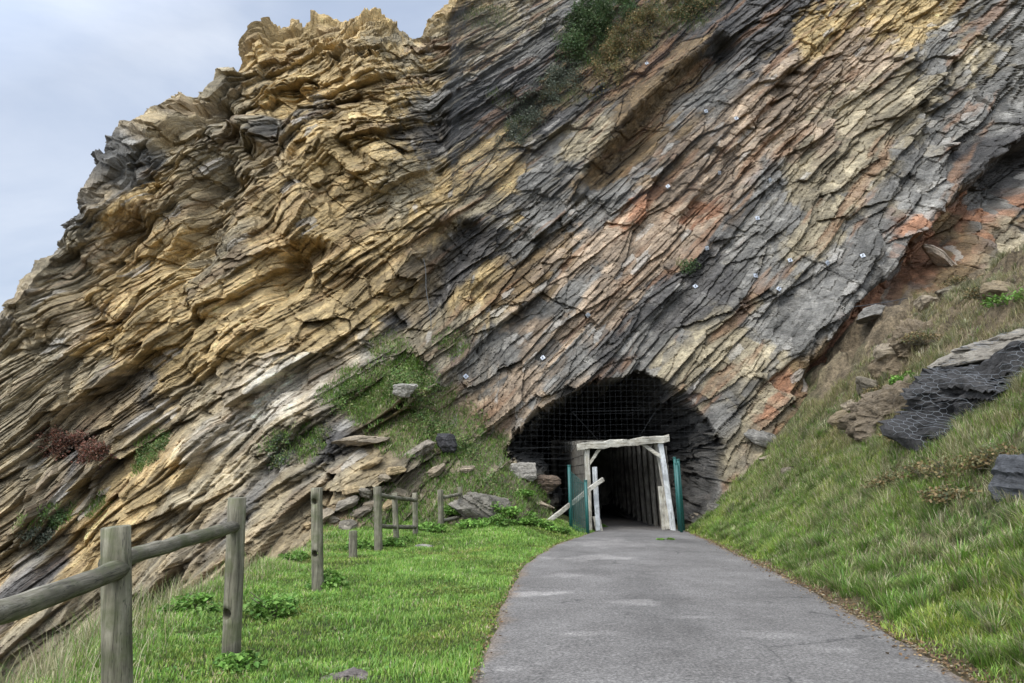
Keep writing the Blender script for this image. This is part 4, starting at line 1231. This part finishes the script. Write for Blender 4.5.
# wire screen that closes the mouth round the portal
def mouth_screen():
    mp = [(px, py) for px, py in MOUTH]
    d0 = 22.35
    poly = [(at(px, py, d0).x, at(px, py, d0).z) for px, py in mp]
    def inside(x, z):
        c = False; j = len(poly) - 1
        for i in range(len(poly)):
            xi, zi = poly[i]; xj, zj = poly[j]
            if (zi > z) != (zj > z) and x < (xj - xi) * (z - zi) / (zj - zi) + xi: c = not c
            j = i
        return c
    def ok(x, z):
        return inside(x, z) and not (lft - .05 < x < rb + .1 and z < zt_ + .12)
    A = []; B = []
    xs = [p[0] for p in poly]; zs = [p[1] for p in poly]
    st = .17; sub = .085
    def pt(x, z):
        return (x, d0 + .10 * math.sin(x * 1.3) * math.cos(z * 1.1), z + .02 * math.sin(x * 2.2))
    x = min(xs)
    while x < max(xs):
        z = min(zs)
        while z < max(zs):
            if ok(x, z) and ok(x, z + sub): A.append(pt(x, z)); B.append(pt(x, z + sub))
            z += sub
        x += st
    z = min(zs)
    while z < max(zs):
        x = min(xs)
        while x < max(xs):
            if ok(x, z) and ok(x + sub, z): A.append(pt(x, z)); B.append(pt(x + sub, z))
            x += sub
        z += st
    for a, b in (((515, 449), (560, 447)), ((560, 447), (585, 446)), ((540, 459), (580, 458)), ((572, 412), (660, 410)), ((572, 412), (598, 440)), ((655, 412), (640, 436))):
        p0, p1 = at(*a, d0), at(*b, d0)
        for k in range(1): A.append(p0[:]); B.append(p1[:]); A.append((p0 + Vector((0, 0, .012)))[:]); B.append((p1 + Vector((0, 0, .012)))[:])
    o = link("wire_screen", rods_mesh("wire_screen", A, B, .0014), M_DWIRE)
    tag(o, "square wire mesh screen filling the tunnel mouth around the timber portal", "wire screen")
mouth_screen()

# ------------------------------------------------------------------ bolt plates and cable on the rock
def bolt_plate():
    root = empty("rock_bolt", (0, 0, 0))
    bm = bmesh.new(); bmesh.ops.create_cube(bm, size=1); bmesh.ops.scale(bm, vec=(.145, .145, .012), verts=bm.verts)
    bmesh.ops.bevel(bm, geom=bm.edges[:], offset=.004, segments=1)
    bm_obj("plate", bm, M_PLATE, root, smooth=False)
    bm = bmesh.new(); bmesh.ops.create_cone(bm, cap_ends=True, segments=6, radius1=.026, radius2=.022, depth=.04); bmesh.ops.translate(bm, vec=(0, 0, .03), verts=bm.verts)
    bmesh.ops.create_cone(bm, cap_ends=True, segments=8, radius1=.014, radius2=.014, depth=.10, matrix=Matrix.Translation((0, 0, .08)))
    bm_obj("bolt", bm, M_WIRE, root, smooth=False)
    return root
proto = bolt_plate()
BP = [(706,110),(738,118),(720,175),(769,178),(758,217),(708,246),(788,259),(824,261),(756,274),(779,288),(693,285),(588,315),(666,185),(541,357),(515,135),(466,375),(645,62),(861,255)]
for i, (px, py) in enumerate(BP):
    p, n = cliff_at(px, py, 2.5)
    r = proto
    if i:
        r = proto.copy(); COL.objects.link(r)
        for ch in proto.children:
            c = ch.copy(); COL.objects.link(c); c.parent = r
    nn_ = (n * .5 + Vector((.1 * rr_.uniform(-1, 1), -.75, .1))).normalized()
    r.location = p + nn_ * .07
    r.rotation_euler = nn_.to_track_quat('Z', 'Y').to_euler(); r.rotation_euler.rotate_axis('Z', rr_.uniform(0, 1.5))
    tag(r, "small square zinc bolt plate pinned to the bedded cliff above the tunnel", "bolt plate", "bolt plates on the cliff")
def cable(name, pts, r, label):
    bm = bmesh.new(); add_tube(bm, pts, r, 6)
    o = bm_obj(name, bm, M_DWIRE); tag(o, label, "cable")
pa, _ = cliff_at(800, 309); pb = surf_at(905, 300)
cable("steel_cable", [pa.lerp(pb, k / 10) + Vector((0, -.15, -.10 * math.sin(math.pi * k / 10))) for k in range(11)], .014, "thin dark steel cable strung across the red undercut above the bank")
pa, _ = cliff_at(426, 262); pb, _ = cliff_at(431, 330)
cable("steel_cable", [pa.lerp(pb, k / 10) + Vector((.03 * math.sin(k), -.25, 0)) for k in range(11)], .012, "thin loose cable hanging down the yellow cliff left of the dark beds")

# ------------------------------------------------------------------ plants
def leaf_cloud(name, P, size, cols, up=.5, parent=None, fold=.25, seed=0):
    """many small pointed leaves, each a folded pair of triangles"""
    rr = np.random.default_rng(seed)
    n = len(P)
    nrm = rr.normal(size=(n, 3)); nrm[:, 2] = np.abs(nrm[:, 2]) + up; nrm /= np.linalg.norm(nrm, axis=1, keepdims=True)
    t = rr.normal(size=(n, 3)); t -= (t * nrm).sum(1, keepdims=True) * nrm; t /= np.linalg.norm(t, axis=1, keepdims=True)
    b = np.cross(nrm, t)
    L = size * (.6 + .8 * rr.random(n)); W = L * .38
    root = P - t * (L * .5)[:, None]; tip = P + t * (L * .5)[:, None] - nrm * (L * .12)[:, None]
    l = P + b * W[:, None] + nrm * (L * fold * .4)[:, None]; r = P - b * W[:, None] + nrm * (L * fold * .4)[:, None]
    V = np.stack([root, l, tip, r], 1).reshape(-1, 3)
    i = np.arange(n) * 4
    F = np.concatenate([np.stack([i, i + 2, i + 1], -1), np.stack([i, i + 3, i + 2], -1)])
    C = np.repeat(cols[:, None, :], 4, 1).reshape(-1, 3)
    return link(name, mesh_np(name, V, [F], C, smooth=False), M_LEAF, parent)

def plant(name, loc, rx, h, nleaf, lsize, palette, label, cat, group=None, seed=0, lobes=7, depth=None, stems=True, dens_up=.5):
    rr = np.random.default_rng(seed)
    root = empty(name, loc); tag(root, label, cat, group)
    dy = depth or rx
    cs = []; rad = []
    for k in range(lobes):
        a = rr.random() * 6.283; q = rr.random() ** .5
        cs.append((rx * .75 * q * math.cos(a), dy * .75 * q * math.sin(a), h * (.25 + .5 * rr.random()) * (1 - .45 * q))); rad.append(rr.uniform(.28, .5))
    cs = np.array(cs); rad = np.array(rad)
    li = rr.integers(0, lobes, nleaf)
    v = rr.normal(size=(nleaf, 3)); v /= np.linalg.norm(v, axis=1, keepdims=True)
    v *= (rr.random((nleaf, 1)) ** .45)
    P = cs[li] + v * rad[li][:, None] * np.array([rx, dy, h * .75])
    P[:, 2] = np.maximum(P[:, 2], .01)
    pal = np.array(palette)
    tone = rr.uniform(.7, 1.3, lobes)
    C = pal[rr.integers(0, len(pal), nleaf)] * (tone[li] * rr.uniform(.7, 1.25, nleaf))[:, None]
    leaf_cloud("foliage", P, lsize, C, dens_up, root, seed=seed + 1)
    if stems:
        A = []; B = []
        for k in range(lobes * 3):
            c = cs[k % lobes] + rr.normal(size=3) * .12 * rx
            m = c * np.array([.5, .5, .55]) + rr.normal(size=3) * .03 * rx
            A += [(rr.normal() * .05 * rx, rr.normal() * .05 * rx, -.03), tuple(m)]; B += [tuple(m), tuple(c)]
        link("stem", rods_mesh("stem", A, B, max(.003, .012 * rx)), M_STEM, root)
    return root
M_STEM = mat_plain("plant_stem", (.10, .085, .05), .8)
LG = [(.12, .24, .035), (.16, .28, .05), (.09, .19, .03), (.20, .31, .07)]
DG = [(.055, .095, .035), (.075, .12, .04), (.09, .11, .05)]
BR = [(.20, .15, .06), (.15, .13, .055), (.24, .165, .075), (.11, .12, .05)]
HB = [(.10, .17, .045), (.13, .20, .05), (.08, .13, .04), (.17, .21, .07), (.20, .19, .08)]
GB = [(.12, .135, .09), (.10, .12, .08), (.15, .15, .105)]
RD = [(.17, .07, .045), (.13, .065, .045), (.20, .10, .06), (.10, .07, .045)]
weeds = [(280,618,.42,.26,"broad leafy weed clump in the lawn right of the second fence post"),(326,590,.32,.26,"leafy weed clump at the foot of the lone holed post"),(234,672,.24,.16,"low dark leafy weed at the foot of the second fence post"),
 (300,560,.35,.2,"weed clump on the verge crest behind the lone post"),(362,549,.4,.22,"spreading weeds right beside the sawn-off stump"),(395,545,.35,.2,"weeds around the base of the three-post fence remnant"),
 (425,532,.5,.28,"nettle patch between the two fence remnants"),(470,528,.5,.28,"nettle patch before the grey bedded boulder"),(500,523,.5,.28,"nettle patch below the tunnel mouth's left lip"),(530,525,.45,.28,"nettle patch left of the leaning plank"),
 (548,530,.35,.22,"small nettle patch under the leaning plank's foot"),(603,529,.15,.15,"tuft of weeds at the foot of the white painted post"),(560,533,.3,.16,"low weeds at the path edge before the green posts"),(515,517,.55,.42,"tall nettle patch against the spur's foot beside the tunnel mouth"),(490,512,.5,.4,"leafy growth beside the grey bedded boulder on the spur"),(525,497,.45,.3,"leafy patch on the spur's edge above the tan wedge of rock"),(452,515,.4,.35,"leafy growth behind the two-post fence remnant"),(195,612,.35,.2,"weeds in the lawn beyond the rail between the near posts")]
for i, (px, py, r, h, lab) in enumerate(weeds):
    p = surf_at(px, py)
    sc_ = 1
    plant("weed_clump", p, r, h, 800, .038 + .002 * p.y, LG, lab, "weeds", "weed clumps on the verge", 700 + i, lobes=10, dens_up=1.1)
sh = [
 (912,383,.42,.5,800,LG,"bright leafy shrub beside the netted outcrop"),(1012,300,.7,.5,900,LG,"green plant on top of the bank above the buff slab"),]
for i, (px, py, r, h, nl, pal, lab) in enumerate(sh):
    p = surf_at(px, py)
    plant("shrub", p + (Vector((0, -.35, -.35)) if p.z > 8 else Vector((0, .05, -.12))), r, h, nl, .13 if p.y > 18 else .07, pal, lab, "shrub", None, 800 + i, lobes=12, depth=r * .7)

def rock_plant(name, blobs, nleaf, lsize, palette, out, label, cat, seed):
    """a plant spread over the rock: leaves stand off the surface inside the given patches (pixel, radius px)"""
    rr = np.random.default_rng(seed)
    near = np.zeros(len(_pu), bool); wgt = np.zeros(len(_pu))
    for px, py, ra_, rb2, ang in blobs:
        ca, sa = math.cos(math.radians(ang)), math.sin(math.radians(ang))
        dx, dy = _pu - px, -(_pv - py)
        q = ((dx * ca + dy * sa) / ra_) ** 2 + ((-dx * sa + dy * ca) / rb2) ** 2
        wgt = np.maximum(wgt, np.clip(1.15 - q, 0, 1))
    idx = np.nonzero(wgt > 0)[0]
    f = fbm2(_V[idx, 0] * 1.8, _V[idx, 2] * 1.8, seed, 3)
    w = wgt[idx] * np.clip(.55 + 1.2 * f, 0.02, 1.5); w /= w.sum()
    k = rr.choice(idx, nleaf, p=w)
    Nn = CL_N.reshape(-1, 3)[k]
    lump = np.clip(.5 + .9 * fbm2(_V[k, 0] * 2.6, _V[k, 2] * 2.6, seed + 9, 3), .05, 1.5) * np.sqrt(wgt[k])
    hgt = out * lump * rr.random(nleaf) ** .6
    P = _V[k] + (Nn * .4 + np.array((0, -.35, .55))) * hgt[:, None] + rr.normal(0, .05, (nleaf, 3))
    base = _V[idx[np.argmax(w)]]
    root = empty(name, tuple(base)); tag(root, label, cat)
    pal = np.array(palette)
    tone = np.exp(.45 * fbm2(P[:, 0] * 2.2, P[:, 2] * 2.2, seed + 19, 3))
    C = pal[rr.integers(0, len(pal), nleaf)] * (tone * rr.uniform(.65, 1.3, nleaf))[:, None]
    leaf_cloud("foliage", P - base, lsize, C, .3, root, seed=seed + 1)
rock_plant("shrub", [(585, 40, 42, 20, 55), (600, 18, 40, 16, 20)], 16000, .085, DG, 1.1, "dark green shrub on the sloping ledge high above the tunnel", "shrub", 901)
rock_plant("shrub", [(628, 45, 48, 20, 45), (660, 18, 40, 14, 30), (608, 78, 30, 14, 55)], 14000, .075, BR, .8, "brown-green heathy scrub spreading right of the dark ledge shrub", "shrub", 911)
rock_plant("shrub", [(548, 95, 52, 17, 42), (522, 128, 34, 13, 45)], 9000, .07, GB, .6, "grey-green scrub trailing down the rock below the dark ledge shrub", "shrub", 921)
rock_plant("shrub", [(700, 6, 34, 12, 25)], 4500, .075, BR + DG, .7, "low mixed scrub at the picture's top edge above the brown overhang", "shrub", 931)
rock_plant("shrub", [(70, 447, 36, 17, -8), (95, 455, 22, 10, -20)], 4200, .075, RD, .45, "rust-red leafy shrub on the dark rock at the far cliff", "shrub", 961)
rock_plant("shrub", [(38, 538, 18, 11, 30)], 1800, .07, GB, .5, "blue-green shrub low on the far cliff", "shrub", 963)
rock_plant("shrub", [(56, 518, 13, 9, 30)], 1200, .07, DG, .5, "small dark shrub just above the blue-green one", "shrub", 965)
rock_plant("shrub", [(155, 447, 10, 24, -35)], 2200, .065, HB, .40, "bright green plant in a gully of the yellow cliff", "shrub", 967)
rock_plant("shrub", [(690, 268, 10, 6, 20)], 600, .06, DG, .3, "tiny dark shrub in a crack of the bedded cliff", "shrub", 969)
rock_plant("herb_patch", [(395, 385, 48, 22, 10), (355, 398, 34, 14, 20), (430, 420, 30, 20, -40), (470, 455, 34, 12, -45), (500, 492, 30, 12, -40)], 9000, .06, HB, .26, "leafy green herbs covering the crest and flank of the spur", "herbs", 941)
rock_plant("herb_patch", [(300, 440, 34, 14, 20), (285, 455, 20, 10, 30)], 2400, .06, HB + GB, .22, "green herbs on the debris ledge left of the spur", "herbs", 951)
for i, (px, py, r, h, lab) in enumerate([(930,478,.55,.35,"brown dead scrub under the netted outcrop"),(893,487,.5,.35,"brown tangled scrub low on the bank left of the netted outcrop"),(955,500,.45,.3,"brown scrub midway between netted outcrop and lawnlike foot of bank"),(850,430,.5,.3,"dry brown scrub along the rocky rib of the upper bank"),(985,300,.5,.4,"dry brown scrub on the rocky top of the bank"),(925,345,.6,.4,"dry brown scrub between the netted outcrop and the red undercut"),(880,395,.5,.35,"small brown scrub on the stony shoulder of the bank"),(905,440,.5,.4,"tall brown scrub against the netted outcrop's lower end"),(950,478,.6,.4,"brown bracken-like scrub before the brownish grey sloping rock"),(1000,468,.5,.4,"brown scrub at the foot of the brownish grey sloping rock"),(955,285,.6,.4,"brown scrub just below the red undercut at the bank's top")]):
    plant("scrub", ground_at(px, py) + Vector((0, 0, -.03)), r, h, 700, .05, BR, lab, "scrub", None, 970 + i, lobes=12)

def lawn_herbs():
    n = 26000
    y = 3.0 + 17 * RNG.random(n) ** 1.7; x = -4.4 + 7.0 * RNG.random(n)
    f = fbm2(x * 1.7, y * 1.7, 961, 3) + .6 * fbm2(x * .6, y * .6, 963, 2)
    E = np.interp(y, VE[:, 0], VE[:, 1])
    k = (x < xl(y) - .03) & (x > E - .2) & (f > .28)
    x, y, f = x[k], y[k], f[k]
    P = np.stack([x, y, ground_z(x, y) + .012 + .035 * RNG.random(len(x))], -1)
    pal = np.array([(.12, .24, .04), (.17, .28, .06), (.09, .18, .035), (.20, .27, .07)])
    C = pal[RNG.integers(0, 4, len(x))] * RNG.uniform(.7, 1.25, (len(x), 1))
    o = leaf_cloud("clover_patches", P, .032, C, 1.6, None, seed=79)
    tag(o, "low clover and other small broad leaves mixed into the lawn", "clover", kind="stuff")
lawn_herbs()
def litter():
    n = 5200
    y = 3.2 + 17 * RNG.random(n) ** 1.5
    side = RNG.random(n) < .78
    x = np.where(side, xr(y) + .03 + .12 * RNG.normal(size=n), xl(y) - .01 + .05 * RNG.normal(size=n))
    onp = (x > xl(y)) & (x < xr(y))
    u = np.clip((x - xl(y)) / (xr(y) - xl(y)), 0, 1)
    z = np.where(onp, zpath(y) + .02 + .035 * (1 - (2 * u - 1) ** 2), ground_z(x, y) + .012)
    P = np.stack([x, y, z], -1)
    pal = np.array([(.22, .13, .06), (.16, .10, .05), (.30, .20, .09), (.12, .085, .05), (.26, .22, .14)])
    C = pal[RNG.integers(0, 5, n)] * RNG.uniform(.7, 1.3, (n, 1))
    o = leaf_cloud("leaf_litter", P, .03, C, 3.0, None, seed=77)
    tag(o, "brown leaf litter and grit gathered along the path's edges", "leaf litter", kind="stuff")
litter()
p = ground_at(667, 543)
plant("grass_tuft", Vector((p.x, p.y, float(zpath(np.float64(p.y))) + .04)), .22, .05, 260, .045, LG, "small flat green tuft growing through the tarmac before the portal", "grass tuft", None, 990, lobes=6)

def draped_net(px0, px1, py0, py1, step, name, label):
    PU = _pu.reshape(CL_P.shape[:2]); PV = _pv.reshape(CL_P.shape[:2])
    m = (PU > px0) & (PU < px1) & (PV > py0) & (PV < py1) & (CL_P[..., 2] > 5)
    r, c = np.nonzero(m); r0, r1, c0, c1 = r.min(), r.max(), c.min(), c.max()
    sub = CL_P[r0:r1:step, c0:c1:step].copy(); ok = m[r0:r1:step, c0:c1:step]
    # stretched: it bridges hollows
    y = sub[..., 1]
    for _ in range(10):
        p = np.pad(y, 1, mode='edge')
        av = (p[:-2, 1:-1] + p[2:, 1:-1] + p[1:-1, :-2] + p[1:-1, 2:]) / 4
        y = np.minimum(y, av)
    sub[..., 1] = y - .06
    A = np.concatenate([sub[:-1, :-1][ok[:-1, :-1]], sub[:-1, 1:][ok[:-1, 1:]]]); B = np.concatenate([sub[1:, 1:][ok[:-1, :-1]], sub[1:, :-1][ok[:-1, 1:]]])
    L = np.linalg.norm(A - B, axis=1); k = L < .6
    o = link(name, rods_mesh(name, A[k], B[k], .0028), M_DWIRE); tag(o, label, "netting")
draped_net(450, 735, 2, 205, 3, "rockfall_netting", "faint dark wire netting draped over the scrubby ledge and brown overhang high on the cliff")

def straw():
    n = 3200
    y = 4.0 + 8.5 * RNG.random(n) ** 1.3
    E = np.interp(y, VE[:, 0], VE[:, 1])
    x = E - .35 + .75 * RNG.normal(size=n) * .5
    z = ground_z(x, y)
    P = np.stack([x, y, z], -1)
    C = STRAW[RNG.integers(0, 4, n)] * (.7 + .5 * RNG.random((n, 1)))
    g = RNG.random(n) < .25; C[g] = GREENS[RNG.integers(0, 5, g.sum())] * .9
    o = link("dry_grass", blades_mesh("dry_grass", P, .18 + .30 * RNG.random(n), .004 + .004 * RNG.random(n), RNG.random(n) * 6.283, .2 + .6 * RNG.random(n), C), M_GRASS)
    tag(o, "tall straw-coloured dry grass along the verge's drop-off edge", "grass", kind="stuff")
straw()
# ------------------------------------------------------------------ world and sun
def build_world():
    w = bpy.data.worlds.new("World"); sc.world = w; w.use_nodes = True
    nt = w.node_tree; bg = nt.nodes['Background']
    sky = nt.nodes.new('ShaderNodeTexSky'); sky.sky_type = 'NISHITA'; sky.sun_disc = False
    sky.sun_elevation = math.radians(SUN_EL); sky.sun_rotation = math.radians(SUN_ROT)
    sky.air_density = 1.0; sky.dust_density = 2.0
    tc = nt.nodes.new('ShaderNodeTexCoord')
    mp = nt.nodes.new('ShaderNodeMapping'); mp.inputs['Scale'].default_value = (1, 1, 2.4)
    nt.links.new(tc.outputs['Generated'], mp.inputs['Vector'])
    n1 = noise(nt, 1.7, 7, .55, mp.outputs['Vector'], .35)
    r = ramp(nt, n1.outputs['Fac'], [(.30, (2.15, 2.6, 3.45)), (.50, (2.85, 3.25, 4.0)), (.68, (3.9, 4.2, 4.75))])
    # the cloud sheet is brighter on the side where the sun stands behind it
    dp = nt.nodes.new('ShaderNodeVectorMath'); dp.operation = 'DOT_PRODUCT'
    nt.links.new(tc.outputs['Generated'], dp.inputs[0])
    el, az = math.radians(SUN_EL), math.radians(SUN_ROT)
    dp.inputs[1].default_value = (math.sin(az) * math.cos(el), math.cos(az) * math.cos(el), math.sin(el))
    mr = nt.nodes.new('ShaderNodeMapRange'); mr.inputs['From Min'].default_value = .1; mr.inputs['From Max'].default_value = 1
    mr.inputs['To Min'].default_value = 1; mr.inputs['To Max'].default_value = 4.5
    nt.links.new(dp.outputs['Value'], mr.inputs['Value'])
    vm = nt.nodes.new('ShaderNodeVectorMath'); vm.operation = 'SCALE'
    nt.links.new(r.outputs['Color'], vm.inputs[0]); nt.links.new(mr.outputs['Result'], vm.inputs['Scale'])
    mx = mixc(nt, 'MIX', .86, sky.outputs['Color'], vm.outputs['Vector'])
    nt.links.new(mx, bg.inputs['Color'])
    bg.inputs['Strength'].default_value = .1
    L = bpy.data.lights.new("sun", 'SUN'); L.energy = 1.0; L.angle = math.radians(28); L.color = (1, .95, .88)
    o = bpy.data.objects.new("sun", L); COL.objects.link(o)
    el, az = math.radians(SUN_EL), math.radians(SUN_ROT)
    d = Vector((math.sin(az) * math.cos(el), math.cos(az) * math.cos(el), math.sin(el)))
    o.rotation_euler = d.to_track_quat('Z', 'Y').to_euler()
    o.location = d * 60
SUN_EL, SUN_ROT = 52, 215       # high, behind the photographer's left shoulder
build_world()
sc.view_settings.view_transform = 'Standard'
sc.view_settings.look = 'None'
sc.view_settings.gamma = 1
sc.view_settings.exposure = 1.08
